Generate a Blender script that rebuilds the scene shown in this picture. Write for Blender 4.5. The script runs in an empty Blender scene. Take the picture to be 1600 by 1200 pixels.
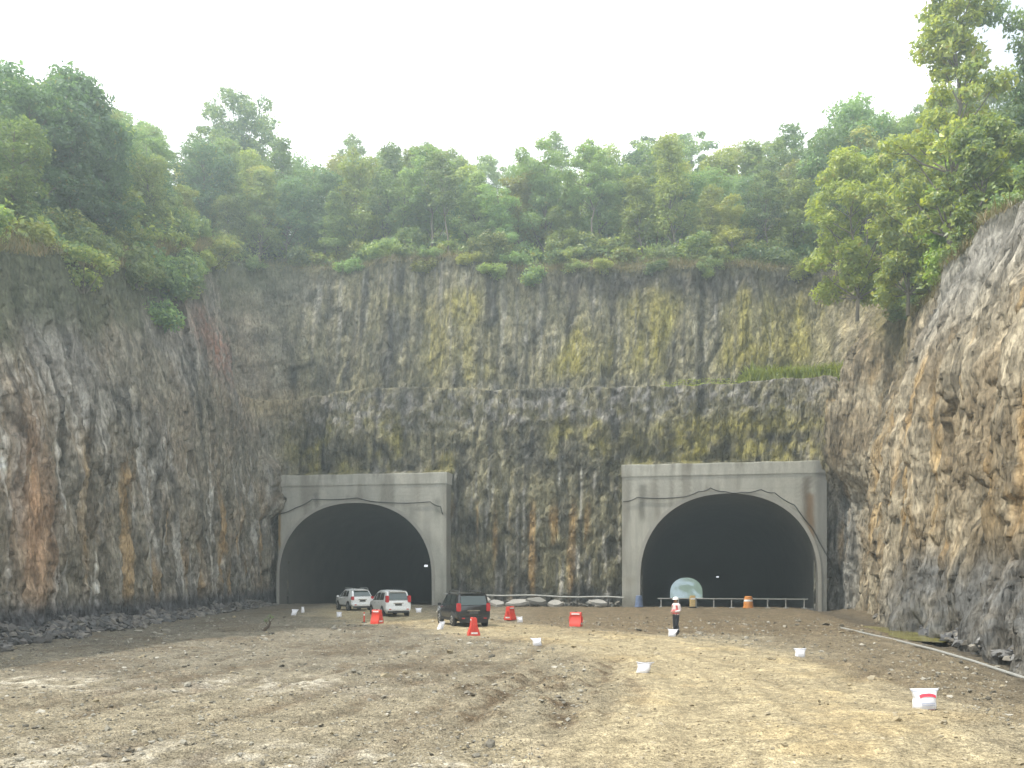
import bpy, bmesh, math, random
import numpy as np
from mathutils import Vector, Matrix
C = bpy.context.scene.collection
R = math.radians

# ------------------------------------------------------------------ camera, sky, sun, exposure
scn = bpy.context.scene
cam_d = bpy.data.cameras.new("camera"); cam = bpy.data.objects.new("camera", cam_d); C.objects.link(cam)
CAM_H = 2.8
cam.location = (0, 0, CAM_H); cam.rotation_euler = (R(90), 0, 0)
cam_d.sensor_width = 36; cam_d.lens = 36 * 1385 / 1600; cam_d.shift_y = 297 / 1600
cam_d.clip_start = .1; cam_d.clip_end = 3000
scn.camera = cam
scn.view_settings.view_transform = 'Standard'; scn.view_settings.look = 'None'
scn.view_settings.exposure = 0.80; scn.view_settings.gamma = 1

SUN_DIR = Vector((-.80, -.06, 0)).normalized()          # towards the sun, on the ground plan
SUN_EL = R(56)
w = bpy.data.worlds.new("World"); scn.world = w; w.use_nodes = True
nt = w.node_tree; nt.nodes.clear()
N = nt.nodes.new; L = nt.links.new
sky = N('ShaderNodeTexSky'); sky.sky_type = 'NISHITA'; sky.sun_disc = False
sky.sun_elevation = SUN_EL; sky.sun_rotation = math.atan2(SUN_DIR.x, SUN_DIR.y)
sky.dust_density = 3.0; sky.air_density = 1.0
tc = N('ShaderNodeTexCoord')
mp = N('ShaderNodeMapping'); mp.inputs['Scale'].default_value = (1, 1, 1.8); L(tc.outputs['Generated'], mp.inputs[0])
nz = N('ShaderNodeTexNoise'); nz.inputs['Scale'].default_value = 2.2; nz.inputs['Detail'].default_value = 6; nz.inputs['Roughness'].default_value = .55
L(mp.outputs[0], nz.inputs[0])
# a gap of blue in the cloud, up on the right
dot = N('ShaderNodeVectorMath'); dot.operation = 'DOT_PRODUCT'
gap = Vector((.72, 1.0, .72)).normalized(); dot.inputs[1].default_value = gap
L(tc.outputs['Generated'], dot.inputs[0])
mr = N('ShaderNodeMapRange'); mr.inputs[1].default_value = .972; mr.inputs[2].default_value = 1.0; mr.inputs[3].default_value = 0; mr.inputs[4].default_value = .55
L(dot.outputs['Value'], mr.inputs[0])
sb = N('ShaderNodeMath'); sb.operation = 'SUBTRACT'; L(nz.outputs['Fac'], sb.inputs[0]); L(mr.outputs[0], sb.inputs[1])
cr = N('ShaderNodeMapRange'); cr.interpolation_type = 'SMOOTHSTEP'; cr.inputs[1].default_value = .0; cr.inputs[2].default_value = .28; cr.inputs[3].default_value = .38
L(sb.outputs[0], cr.inputs[0])
mx = N('ShaderNodeMix'); mx.data_type = 'RGBA'; mx.inputs[7].default_value = (13.0, 13.3, 13.5, 1)
L(cr.outputs[0], mx.inputs[0]); L(sky.outputs[0], mx.inputs[6])
bg = N('ShaderNodeBackground'); bg.inputs[1].default_value = .10; L(mx.outputs[2], bg.inputs[0])
wo = N('ShaderNodeOutputWorld'); L(bg.outputs[0], wo.inputs[0])

sd = bpy.data.lights.new("sun", 'SUN'); sd.energy = 3.5; sd.angle = R(1.2); sd.color = (1, .94, .83)
so = bpy.data.objects.new("sun", sd); C.objects.link(so)
sv = Vector((SUN_DIR.x * math.cos(SUN_EL), SUN_DIR.y * math.cos(SUN_EL), math.sin(SUN_EL)))
so.rotation_euler = sv.to_track_quat('Z', 'Y').to_euler(); so.location = (-60, 20, 80)

# ------------------------------------------------------------------ helpers
rng = np.random.default_rng(7); random.seed(7)
_g = np.random.default_rng(3)
_perm = np.concatenate([_g.permutation(256)] * 3)
_grad = _g.normal(size=(256, 3)); _grad /= np.linalg.norm(_grad, axis=1)[:, None]
def pn(x, y, z=0.0):
    x, y, z = np.broadcast_arrays(np.asarray(x, float), np.asarray(y, float), np.asarray(z, float))
    xi, yi, zi = np.floor(x).astype(int), np.floor(y).astype(int), np.floor(z).astype(int)
    xf, yf, zf = x - xi, y - yi, z - zi
    f = lambda t: t * t * t * (t * (t * 6 - 15) + 10)
    u, v, w_ = f(xf), f(yf), f(zf)
    def g(i, j, k):
        h = _perm[_perm[_perm[(xi + i) & 255] + ((yi + j) & 255)] + ((zi + k) & 255)]
        G = _grad[h]
        return G[..., 0] * (xf - i) + G[..., 1] * (yf - j) + G[..., 2] * (zf - k)
    lp = lambda a, b, t: a + t * (b - a)
    return 1.5 * lp(lp(lp(g(0,0,0), g(1,0,0), u), lp(g(0,1,0), g(1,1,0), u), v),
                    lp(lp(g(0,0,1), g(1,0,1), u), lp(g(0,1,1), g(1,1,1), u), v), w_)
def fbm(x, y, z=0.0, o=4, rough=.5):
    s, a, t = 0, 1, 0
    for i in range(o):
        s = s + a * pn(np.asarray(x) * 2**i + 17 * i, np.asarray(y) * 2**i - 9 * i, np.asarray(z) * 2**i + 5 * i); t += a; a *= rough
    return s / t * 1.4
def sst(x, a, b):
    t = np.clip((np.asarray(x, float) - a) / (b - a), 0, 1); return t * t * (3 - 2 * t)
def lerp(a, b, t):
    t = np.asarray(t)[..., None]; return a * (1 - t) + np.asarray(b, float) * t

def mesh_np(name, V, F, mat=None, col=None, smooth=True, parent=None, link=True):
    V = np.asarray(V, np.float32); F = np.asarray(F, np.int32); k = F.shape[1]
    me = bpy.data.meshes.new(name)
    me.vertices.add(len(V)); me.vertices.foreach_set('co', V.ravel())
    me.loops.add(F.size); me.loops.foreach_set('vertex_index', F.ravel())
    me.polygons.add(len(F)); me.polygons.foreach_set('loop_start', np.arange(0, F.size, k, dtype=np.int32))
    me.polygons.foreach_set('use_smooth', np.full(len(F), smooth, bool))
    me.update(calc_edges=True); me.validate()
    if col is not None:
        a = me.color_attributes.new('col', 'FLOAT_COLOR', 'POINT')
        c4 = np.ones((len(V), 4), np.float32); c4[:, :3] = np.asarray(col).reshape(-1, 3); a.data.foreach_set('color', c4.ravel())
    if mat: me.materials.append(mat)
    o = bpy.data.objects.new(name, me)
    if link: C.objects.link(o)
    if parent: o.parent = parent
    return o
def grid_faces(nu, nv):
    i = np.arange(nu - 1)[:, None] * nv + np.arange(nv - 1)[None, :]
    return np.stack([i, i + nv, i + nv + 1, i + 1], -1).reshape(-1, 4)

def tag(o, label=None, cat=None, group=None, kind=None):
    if label: o['label'] = label
    if cat: o['category'] = cat
    if group: o['group'] = group
    if kind: o['kind'] = kind
    return o
def empty(name, loc, rz=0, label=None, cat=None, group=None):
    o = bpy.data.objects.new(name, None); C.objects.link(o); o.location = loc; o.rotation_euler = (0, 0, rz); o.empty_display_size = .3
    return tag(o, label, cat, group)
def copy_tree(o, parent=None, group=None):
    c = o.copy(); C.objects.link(c); c.parent = parent
    for ch in [x for x in o.children]: copy_tree(ch, c)
    return c
class MB:
    """collects shapes in a bmesh"""
    def __init__(s): s.bm = bmesh.new()
    def box(s, c, d, rz=0, bev=0, M=None):
        m = Matrix.Translation(c) @ Matrix.Rotation(rz, 4, 'Z') @ Matrix.Diagonal((d[0], d[1], d[2], 1))
        if M is not None: m = M @ m
        r = bmesh.ops.create_cube(s.bm, size=1, matrix=m)
        if bev:
            es = list({e for v in r['verts'] for e in v.link_edges})
            bmesh.ops.bevel(s.bm, geom=es, offset=bev, segments=2, affect='EDGES')
    def cyl(s, a, b, r1, r2=None, n=12, cap=True):
        a, b = Vector(a), Vector(b); d = b - a
        q = d.to_track_quat('Z', 'Y').to_matrix().to_4x4(); q.translation = (a + b) / 2
        bmesh.ops.create_cone(s.bm, cap_ends=cap, segments=n, radius1=r1, radius2=r1 if r2 is None else r2, depth=d.length, matrix=q)
    def sph(s, c, r, sc=(1, 1, 1), n=12):
        bmesh.ops.create_uvsphere(s.bm, u_segments=n, v_segments=max(6, n * 2 // 3), radius=r, matrix=Matrix.Translation(c) @ Matrix.Diagonal((*sc, 1)))
    def tube(s, pts, rad, n=8):
        rad = rad if hasattr(rad, '__len__') else [rad] * len(pts)
        pts = [Vector(p) for p in pts]; rings = []
        for i, p in enumerate(pts):
            t = (pts[min(i + 1, len(pts) - 1)] - pts[max(i - 1, 0)]).normalized()
            x = t.orthogonal().normalized() if i == 0 else (px - t * px.dot(t)).normalized()
            px = x; y = t.cross(x)
            rings.append([s.bm.verts.new(p + (x * math.cos(k * 2 * math.pi / n) + y * math.sin(k * 2 * math.pi / n)) * rad[i]) for k in range(n)])
        for a, b in zip(rings, rings[1:]):
            for k in range(n): s.bm.faces.new((a[k], a[(k + 1) % n], b[(k + 1) % n], b[k]))
        s.bm.faces.new(rings[0][::-1]); s.bm.faces.new(rings[-1])
    def poly(s, pts): return s.bm.faces.new([s.bm.verts.new(p) for p in pts])
    def prism(s, prof, y0, y1):
        """prof: (x,z) outline, extruded along y"""
        a = [s.bm.verts.new((x, y0, z)) for x, z in prof]; b = [s.bm.verts.new((x, y1, z)) for x, z in prof]; n = len(prof)
        for k in range(n): s.bm.faces.new((a[k], a[(k + 1) % n], b[(k + 1) % n], b[k]))
        s.bm.faces.new(a[::-1]); s.bm.faces.new(b)
    def build(s, name, mat, parent=None, smooth=True, angle=35):
        bmesh.ops.recalc_face_normals(s.bm, faces=s.bm.faces)
        me = bpy.data.meshes.new(name); s.bm.to_mesh(me); s.bm.free(); me.materials.append(mat)
        if smooth:
            for p in me.polygons: p.use_smooth = True
            me.set_sharp_from_angle(angle=R(angle))
        o = bpy.data.objects.new(name, me); C.objects.link(o)
        if parent: o.parent = parent
        return o

# ------------------------------------------------------------------ materials
def new_mat(name):
    m = bpy.data.materials.new(name); m.use_nodes = True
    return m, m.node_tree, m.node_tree.nodes['Principled BSDF']
def mat_plain(name, c, rough=.5, metal=0, spec=.5, var=.12, scale=6, coat=0):
    m, t, b = new_mat(name)
    tc = t.nodes.new('ShaderNodeTexCoord'); n = t.nodes.new('ShaderNodeTexNoise'); n.inputs['Scale'].default_value = scale; n.inputs['Detail'].default_value = 5
    t.links.new(tc.outputs['Object'], n.inputs[0])
    x = t.nodes.new('ShaderNodeMix'); x.data_type = 'RGBA'
    x.inputs[6].default_value = (*[v * (1 - var) for v in c], 1); x.inputs[7].default_value = (*[min(1, v * (1 + var)) for v in c], 1)
    t.links.new(n.outputs['Fac'], x.inputs[0]); t.links.new(x.outputs[2], b.inputs['Base Color'])
    b.inputs['Roughness'].default_value = rough; b.inputs['Metallic'].default_value = metal; b.inputs['Specular IOR Level'].default_value = spec
    b.inputs['Coat Weight'].default_value = coat
    return m
def mat_vcol(name, layers, rough=.95, bump=(), spec=.15, stretch=(1, 1, 1), facets=()):
    """vertex colour x noise layers [(scale, lo, hi, detail)], bump [(scale, distance)]"""
    m, t, b = new_mat(name)
    at = t.nodes.new('ShaderNodeVertexColor'); at.layer_name = 'col'
    tc = t.nodes.new('ShaderNodeTexCoord'); mp = t.nodes.new('ShaderNodeMapping'); mp.inputs['Scale'].default_value = stretch
    t.links.new(tc.outputs['Object'], mp.inputs[0])
    cur = at.outputs[0]
    for sc_, lo, hi, det in layers:
        n = t.nodes.new('ShaderNodeTexNoise'); n.inputs['Scale'].default_value = sc_; n.inputs['Detail'].default_value = det; n.inputs['Roughness'].default_value = .65
        t.links.new(mp.outputs[0], n.inputs[0])
        r = t.nodes.new('ShaderNodeMapRange'); r.inputs[1].default_value = .3; r.inputs[2].default_value = .7; r.inputs[3].default_value = lo; r.inputs[4].default_value = hi
        t.links.new(n.outputs['Fac'], r.inputs[0])
        v = t.nodes.new('ShaderNodeVectorMath'); v.operation = 'SCALE'; t.links.new(cur, v.inputs[0]); t.links.new(r.outputs[0], v.inputs['Scale']); cur = v.outputs[0]
    t.links.new(cur, b.inputs['Base Color'])
    nrm = None
    for sc_, dist in bump:
        n = t.nodes.new('ShaderNodeTexNoise'); n.inputs['Scale'].default_value = sc_; n.inputs['Detail'].default_value = 6; n.inputs['Roughness'].default_value = .65
        t.links.new(mp.outputs[0], n.inputs[0])
        bp = t.nodes.new('ShaderNodeBump'); bp.inputs['Distance'].default_value = dist; bp.inputs['Strength'].default_value = 1
        t.links.new(n.outputs['Fac'], bp.inputs['Height'])
        if nrm: t.links.new(nrm, bp.inputs['Normal'])
        nrm = bp.outputs[0]
    for sc_, dist in facets:                                            # broken faces: tilted chips from a cell pattern
        vo = t.nodes.new('ShaderNodeTexVoronoi'); vo.inputs['Scale'].default_value = sc_; vo.inputs['Detail'].default_value = 1
        wn = t.nodes.new('ShaderNodeTexNoise'); wn.inputs['Scale'].default_value = sc_ * .8; wn.inputs['Detail'].default_value = 3
        wa = t.nodes.new('ShaderNodeVectorMath'); wa.operation = 'MULTIPLY_ADD'; wa.inputs[1].default_value = (.5 / sc_,) * 3
        t.links.new(mp.outputs[0], wn.inputs[0]); t.links.new(wn.outputs['Color'], wa.inputs[0]); t.links.new(mp.outputs[0], wa.inputs[2]); t.links.new(wa.outputs[0], vo.inputs['Vector'])
        bp = t.nodes.new('ShaderNodeBump'); bp.inputs['Distance'].default_value = dist; bp.inputs['Strength'].default_value = 1; bp.invert = True
        t.links.new(vo.outputs['Distance'], bp.inputs['Height'])
        if nrm: t.links.new(nrm, bp.inputs['Normal'])
        nrm = bp.outputs[0]
    if nrm: t.links.new(nrm, b.inputs['Normal'])
    b.inputs['Roughness'].default_value = rough; b.inputs['Specular IOR Level'].default_value = spec
    return m
def mat_leaf(name, trans=.45, hue=.0):
    m, t, b = new_mat(name)
    at = t.nodes.new('ShaderNodeVertexColor'); at.layer_name = 'col'
    oi = t.nodes.new('ShaderNodeObjectInfo')
    r = t.nodes.new('ShaderNodeMapRange'); r.inputs[3].default_value = .72; r.inputs[4].default_value = 1.3
    t.links.new(oi.outputs['Random'], r.inputs[0])
    v = t.nodes.new('ShaderNodeVectorMath'); v.operation = 'SCALE'; t.links.new(at.outputs[0], v.inputs[0]); t.links.new(r.outputs[0], v.inputs['Scale'])
    h = t.nodes.new('ShaderNodeHueSaturation')
    r2 = t.nodes.new('ShaderNodeMapRange'); r2.inputs[3].default_value = .475; r2.inputs[4].default_value = .52
    mm = t.nodes.new('ShaderNodeMath'); mm.operation = 'FRACT'; m2 = t.nodes.new('ShaderNodeMath'); m2.operation = 'MULTIPLY'; m2.inputs[1].default_value = 7.31
    t.links.new(oi.outputs['Random'], m2.inputs[0]); t.links.new(m2.outputs[0], mm.inputs[0]); t.links.new(mm.outputs[0], r2.inputs[0]); t.links.new(r2.outputs[0], h.inputs['Hue'])
    t.links.new(v.outputs[0], h.inputs['Color'])
    d = t.nodes.new('ShaderNodeBsdfDiffuse'); tr = t.nodes.new('ShaderNodeBsdfTranslucent'); gl = t.nodes.new('ShaderNodeBsdfGlossy'); gl.inputs['Roughness'].default_value = .45
    t.links.new(h.outputs[0], d.inputs[0])
    g2 = t.nodes.new('ShaderNodeVectorMath'); g2.operation = 'MULTIPLY'; g2.inputs[1].default_value = (1.15, 1.15, .6); t.links.new(h.outputs[0], g2.inputs[0]); t.links.new(g2.outputs[0], tr.inputs[0])
    a = t.nodes.new('ShaderNodeMixShader'); a.inputs[0].default_value = trans; t.links.new(d.outputs[0], a.inputs[1]); t.links.new(tr.outputs[0], a.inputs[2])
    c = t.nodes.new('ShaderNodeMixShader'); c.inputs[0].default_value = .05; t.links.new(a.outputs[0], c.inputs[1]); t.links.new(gl.outputs[0], c.inputs[2])
    t.links.new(c.outputs[0], t.nodes['Material Output'].inputs[0])
    return m
M = dict(
    rock=mat_vcol('rock', [(1.6, .62, 1.38, 7), (7, .62, 1.38, 6)], bump=[(1.3, .3), (6, .16)], stretch=(1, 1, .4), facets=[(1.3, .35), (3.6, .14)]),
    rock_clay=mat_vcol('rock_clay', [(1.2, .6, 1.36, 7), (6, .62, 1.36, 6)], bump=[(1.0, .28), (6, .16)], stretch=(1, 1, .34), facets=[(1.2, .30), (3.4, .12)]),
    soil=mat_vcol('hill_soil', [(1.5, .6, 1.4, 6)], bump=[(2, .2)]),
    dirt=mat_vcol('dirt', [(.7, .82, 1.18, 6), (5, .68, 1.32, 6), (14, .62, 1.38, 4), (34, .58, 1.42, 2)], bump=[(4, .04), (16, .03)], facets=[(11, .035), (24, .016)]),
    stone=mat_vcol('stone', [(9, .8, 1.2, 4)], bump=[(8, .03)]),
    concrete=mat_vcol('concrete', [(1.2, .88, 1.12, 6), (9, .9, 1.1, 5)], rough=.85, bump=[(14, .01)], stretch=(1, 1, .4)),
    leaf=mat_leaf('leaf', .5), grass=mat_leaf('grass', .3),
    bark=mat_plain('bark', (.17, .15, .12), .95, var=.4, scale=5, spec=.1),
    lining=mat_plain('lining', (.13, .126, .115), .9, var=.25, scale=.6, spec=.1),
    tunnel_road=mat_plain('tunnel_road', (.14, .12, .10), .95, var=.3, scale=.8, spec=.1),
    white_paint=mat_plain('white_paint', (.74, .76, .76), .25, coat=.6, var=.03), black_paint=mat_plain('black_paint', (.012, .013, .016), .22, coat=.8, var=.1),
    glass=mat_plain('glass', (.012, .02, .02), .06, spec=.8, var=.05), glass_tint=mat_plain('glass_tint', (.02, .045, .045), .07, spec=.8, var=.05),
    rubber=mat_plain('rubber', (.02, .02, .02), .85), rim=mat_plain('rim', (.42, .43, .44), .35, metal=.8),
    trim=mat_plain('trim', (.025, .025, .027), .6), chrome=mat_plain('chrome', (.6, .6, .6), .2, metal=1),
    tail=mat_plain('tail_lamp_plastic', (.50, .03, .035), .2, coat=.5), plate=mat_plain('plate', (.05, .05, .05), .5), pale_lamp=mat_plain('pale_lamp_plastic', (.7, .68, .62), .2),
    red_plastic=mat_plain('red_plastic', (.62, .055, .035), .45, var=.15, scale=3), reflect=mat_plain('reflective_tape', (.8, .78, .76), .4),
    sack=mat_plain('woven_sack', (.66, .66, .69), .75, var=.08, scale=20), red_ink=mat_plain('red_ink', (.62, .04, .07), .7), blue_ink=mat_plain('grey_ink', (.42, .45, .56), .7),
    steel=mat_plain('pale_steel', (.33, .33, .31), .5, metal=.3, var=.3), cable=mat_plain('cable', (.02, .02, .02), .7),
    orange=mat_plain('orange_plastic', (.50, .20, .05), .5, var=.2), tan_plastic=mat_plain('tan_plastic', (.62, .45, .20), .6, var=.2), blue_plastic=mat_plain('blue_plastic', (.12, .16, .26), .5, var=.2),
    skin=mat_plain('skin', (.30, .17, .11), .55, var=.1), cloth_dark=mat_plain('dark_cloth', (.02, .024, .032), .9), cloth_shirt=mat_plain('pale_shirt', (.62, .55, .55), .9, var=.08),
    vest=mat_plain('pink_red_vest', (.62, .13, .14), .85, var=.15), helmet=mat_plain('white_helmet', (.82, .82, .80), .35), boot=mat_plain('boot', (.03, .025, .02), .7), hair=mat_plain('hair', (.01, .009, .008), .6),
    dead_wood=mat_plain('dead_wood', (.09, .065, .045), .95, var=.3),
)
def emit(name, c, s):
    m, t, b = new_mat(name); b.inputs['Emission Color'].default_value = (*c, 1); b.inputs['Emission Strength'].default_value = s; return m
M['lamp_on'] = emit('lamp_on', (.9, .95, 1), .55)

# ------------------------------------------------------------------ the cut: sweep of the rock face round the pit
# x, y, lip height, lower lean, bench height, bench setback, upper lean, hill slope
CT = np.array([
 (-19, -40,  6, 1.5,  3, .05, 2, .15), (-20.4, 0, 8, 2, 5, .05, 3, .2), (-21.0, 20, 10.5, .4, 6, .05, 1.6, .25),
 (-21.7, 37, 16.2, .5, 10, .05, 1.9, .26), (-22.0, 52, 21.4, .5, 13, .05, 2.0, .26), (-22.4, 66, 26.8, .6, 16.5, .1, 2.0, .30),
 (-22.8, 76, 31.0, .7, 18.5, .5, 2.0, .40), (-22.9, 81.5, 33, 1.2, 19.0, 2.0, 2, .45), (-21.6, 84.6, 34, 1.0, 19.5, 2.6, 2, .45),
 (-14, 83.2, 33.8, .8, 20.3, 2, 1.5, .45), (-5.7, 81.6, 32.8, .8, 20.1, 2, 1.5, .45), (2, 79.5, 31.8, .8, 19.6, 2, 1.5, .45), (9.6, 77.7, 31.2, .8, 19.4, 2, 1.5, .45),
 (18, 76.1, 30.8, .8, 19.3, 2, 1.5, .45), (26.4, 73.7, 30, .8, 19.0, 2.4, 1.5, .45), (28.0, 71.2, 26.5, .6, 16, 1.0, 1.8, .45), (27.4, 66.8, 23.2, .5, 13, .5, 1.8, .42),
 (25.4, 61, 21, .5, 12, .3, 1.8, .42), (22.5, 50, 20.2, .5, 12, .3, 1.8, .4), (19.5, 38, 20.2, .5, 12, .3, 2, .4), (17.8, 30, 19.2, .5, 11, .3, 2.4, .36), (16, 18, 15, .5, 8, .3, 2.5, .3),
 (15, 0, 9, .5, 5, .3, 2.5, .2), (14.5, -40, 6, .5, 3, .3, 2, .15)], float)
def catmull(P, n=40):
    P = np.vstack([2 * P[0] - P[1], P, 2 * P[-1] - P[-2]]); out = []
    t = np.linspace(0, 1, n, endpoint=False)[:, None]
    for i in range(1, len(P) - 2):
        a, b, c, d = P[i-1], P[i], P[i+1], P[i+2]
        out.append(.5 * (2*b + (c-a)*t + (2*a-5*b+4*c-d)*t**2 + (-a+3*b-3*c+d)*t**3))
    return np.vstack(out + [P[-2][None]])
fine = catmull(CT)
seg = np.r_[0, np.cumsum(np.hypot(*np.diff(fine[:, :2], axis=0).T))]
yy = np.interp(np.linspace(0, seg[-1], 4000), seg, fine[:, 1])
dens = np.where(yy > 24, .2, np.where(yy > 8, .5, 2.0))          # sample spacing along the foot
cum = np.r_[0, np.cumsum((seg[-1] / 3999) / dens)]; nU = int(cum[-1])
us = np.interp(np.linspace(0, cum[-1], nU), cum, np.r_[0, np.linspace(0, seg[-1], 4000)])
us = np.clip(us, 0, seg[-1]); U = np.stack([np.interp(us, seg, fine[:, k]) for k in range(8)], 1)
T = np.gradient(U[:, :2], axis=0); T /= np.linalg.norm(T, axis=1)[:, None] + 1e-9
Nn = np.stack([-T[:, 1], T[:, 0]], 1)
ker = np.exp(-.5 * (np.arange(-14, 15) / 6.0)**2); ker /= ker.sum()
for k in range(2): Nn[:, k] = np.convolve(np.pad(Nn[:, k], 14, 'edge'), ker, 'valid')
Nn /= np.linalg.norm(Nn, axis=1)[:, None]

nW, nH = 165, 46
H, l1, zb, Bk, l2, sl = [U[:, k].copy() for k in range(2, 8)]
bn = np.clip(Bk / 2.5, 0, 1); zb += bn * (.25 * fbm(us * .12, us * 0, 5, 3) + .3 * fbm(us * .5, us * 0, 8, 3)); Bk *= 1 + .55 * np.clip(fbm(us * .2, us * 0, 15, 3), -.8, 1)
H += 1.3 * fbm(us * .09, us * 0, 25, 4)
offs = np.zeros((nU, nW + nH)); zz = np.zeros((nU, nW + nH))
for i in range(nU):
    knots_o = np.array([0, l1[i], l1[i] + Bk[i], l1[i] + Bk[i] + l2[i]]); knots_z = np.array([-.4, zb[i], zb[i] + .15 + .25 * Bk[i] * .3, H[i]])
    s = np.r_[0, np.cumsum(np.hypot(np.diff(knots_o), np.diff(knots_z)))]
    q = np.linspace(0, s[-1], nW)
    offs[i, :nW] = np.interp(q, s, knots_o); zz[i, :nW] = np.interp(q, s, knots_z)
    if Bk[i] < 1:                                                       # no ledge here: one rounded batter
        kk_ = np.exp(-.5 * (np.arange(-30, 31) / 9.0)**2); kk_ /= kk_.sum(); offs[i, :nW] = np.convolve(np.pad(offs[i, :nW], 30, 'reflect', reflect_type='odd'), kk_, 'valid')
hd = 60 * (np.arange(1, nH + 1) / nH)**1.4
rise = np.minimum(hd, 45)[None, :] * sl[:, None] + np.clip(hd - 45, 0, 99)[None, :] * .12 - 1.0 * np.exp(-hd / 1.5)[None, :] * 0
offs[:, nW:] = offs[:, nW-1:nW] + hd[None]; zz[:, nW:] = zz[:, nW-1:nW] + rise
# round the lip off
for _ in range(3):
    zz[:, nW-8:nW+3] = (zz[:, nW-9:nW+2] + 2 * zz[:, nW-8:nW+3] + zz[:, nW-7:nW+4]) / 4
    offs[:, nW-8:nW+3] = (offs[:, nW-9:nW+2] + 2 * offs[:, nW-8:nW+3] + offs[:, nW-7:nW+4]) / 4
SX, SY = U[:, 0][:, None], U[:, 1][:, None]
uu = us[:, None] + 0 * zz
wl = sst(-SX, 21.4, 22.6) * sst(-SY, -86, -83.2) + 0 * zz                                 # zones
wl = np.where((SX < -15) & (SY < 82), 1.0, np.where(SX < -15, sst(-SX + 0*zz, 20, 23), 0)) + 0 * zz
wr = np.where(SX > 20, sst(-SY + 0*zz, -75, -71.5), 0) * (SX > 8) + np.where((SX > 8) & (SX <= 20) & (SY < 60), 1, 0) + 0 * zz
wr = np.clip(wr, 0, 1); wb = np.clip(1 - wl - wr, 0, 1)
# the rock leans out over the corner beside the east portal
offs -= 2.7 * sst(zz, 8.0, 12.5) * np.exp(-((SX - 27.5)**2 + (SY - 71.5)**2) / 13.0) * sst(zz, 26, 20)
offs -= 2.0 * sst(zz, 7.5, 9.5) * sst(-zz, -14.5, -12.5) * np.exp(-((SX + 23.0)**2 + (SY - 83.2)**2) / 2.2)
PX = SX + Nn[:, :1] * offs; PY = SY + Nn[:, 1:] * offs; PZ = zz.copy()
SMOOTH = np.stack([PX, PY, PZ], -1).copy()

# displacement
face_w = np.ones_like(zz); face_w[:, nW:] = np.clip(1 - hd / 4, .0, 1)[None]
face_w *= .25 + .75 * sst(SY + 0 * zz, 6, 24)
flute = 1 - np.abs(pn(uu * .55 + .6 * pn(uu * .3, zz * .25), zz * .07, 3.1)) * 2
flute2 = 1 - np.abs(pn(uu * 1.4 + .5 * pn(uu * .4, zz * .3, 9), zz * .13, 7.7)) * 2
big = fbm(PX * .16, PY * .16, PZ * .07, 4)
blk = fbm(PX * .5, PY * .5, PZ * .22, 4, .55)
led = np.abs(pn(PX * .1, PY * .1, PZ * .55 + 3 * pn(PX * .1, PY * .1, PZ * .1)))
sm = fbm(PX * 1.7, PY * 1.7, PZ * 1.0, 3, .65); flute3 = 1 - np.abs(pn(uu * 2.6 + .5 * pn(uu * .9, zz * .5, 19), zz * .22, 17.7)) * 2; crag = 1 - np.abs(fbm(PX * .8, PY * .8, PZ * .7 + 9, 3, .6)) * 2.2
lowz = sst(-zz, -13, -8)                                                # columnar low down on the back and left faces
colw = wl * (.45 + .55 * lowz) + wb * (.35 + .5 * lowz) + wr * .85
dsp = -(colw * (.62 * np.maximum(flute, -.5) + .34 * flute2)) + .30
dsp -= (.16 * wl + .16 * wb + .12 * wr) * flute3 + (.10 * wl + .16 * wb + .05 * wr) * crag
dsp += (wl * .75 + wb * .55 + wr * 1.2) * big + (wl * .35 + wb * .45 + wr * .5) * blk + .26 * sm + .3 * (led - .3) * (wb + wr)
def cells(a, b, seed):
    ia, ib = np.floor(a).astype(int), np.floor(b).astype(int); d1 = np.full(a.shape, 9.); d2 = d1.copy(); idv = np.zeros(a.shape)
    for i in (-1, 0, 1):
        for j in (-1, 0, 1):
            h = _perm[_perm[(ia + i + seed) & 255] + ((ib + j) & 255)]; h2 = _perm[h + 91]; d = np.hypot(ia + i + h / 255. - a, ib + j + h2 / 255. - b)
            nb = d < d1; d2 = np.where(nb, d1, np.minimum(d2, d)); idv = np.where(nb, _perm[h2 + 37] / 255., idv); d1 = np.where(nb, d, d1)
    return idv, d2 - d1
wob = .35 * pn(uu * .5, zz * .35, 2.2)
cA, eA = cells(uu * .62 + wob, zz * .14 + .5 * pn(uu * .3, zz * .1, 4), 11); cB, eB = cells(uu * 1.5 + wob * 1.5, zz * .42 + .6 * pn(uu * .6, zz * .2, 14), 57); cC, eC = cells(uu * 3.1 + wob * 2, zz * 1.2 + pn(uu, zz * .6, 24), 83)
cR, eR = cells(uu * .42 + wob, zz * .055 + .3 * pn(uu * .3, zz * .1, 44), 131); cA = cA * (1 - wr) + cR * wr; eA = eA * (1 - wr) + eR * wr
crk = np.maximum(sst(-eA, -.16, -.02), .8 * sst(-eB, -.14, -.02))
dsp += (cA - .5) * (.6 * wl + .65 * wb + 1.15 * wr) + (cB - .5) * (.32 * wl + .42 * wb + .26 * wr) + (cC - .5) * (.18 - .08 * wr) + crk * .14
rib = 1 - np.abs(pn(uu * .21 + .25 * pn(uu * .2, zz * .12, 71), zz * .035, 31)) * 2.4
dsp -= wr * (.95 * np.maximum(rib, -.6) - .25) * sst(-(zz - H[:, None]), 1.5, 6)
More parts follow.
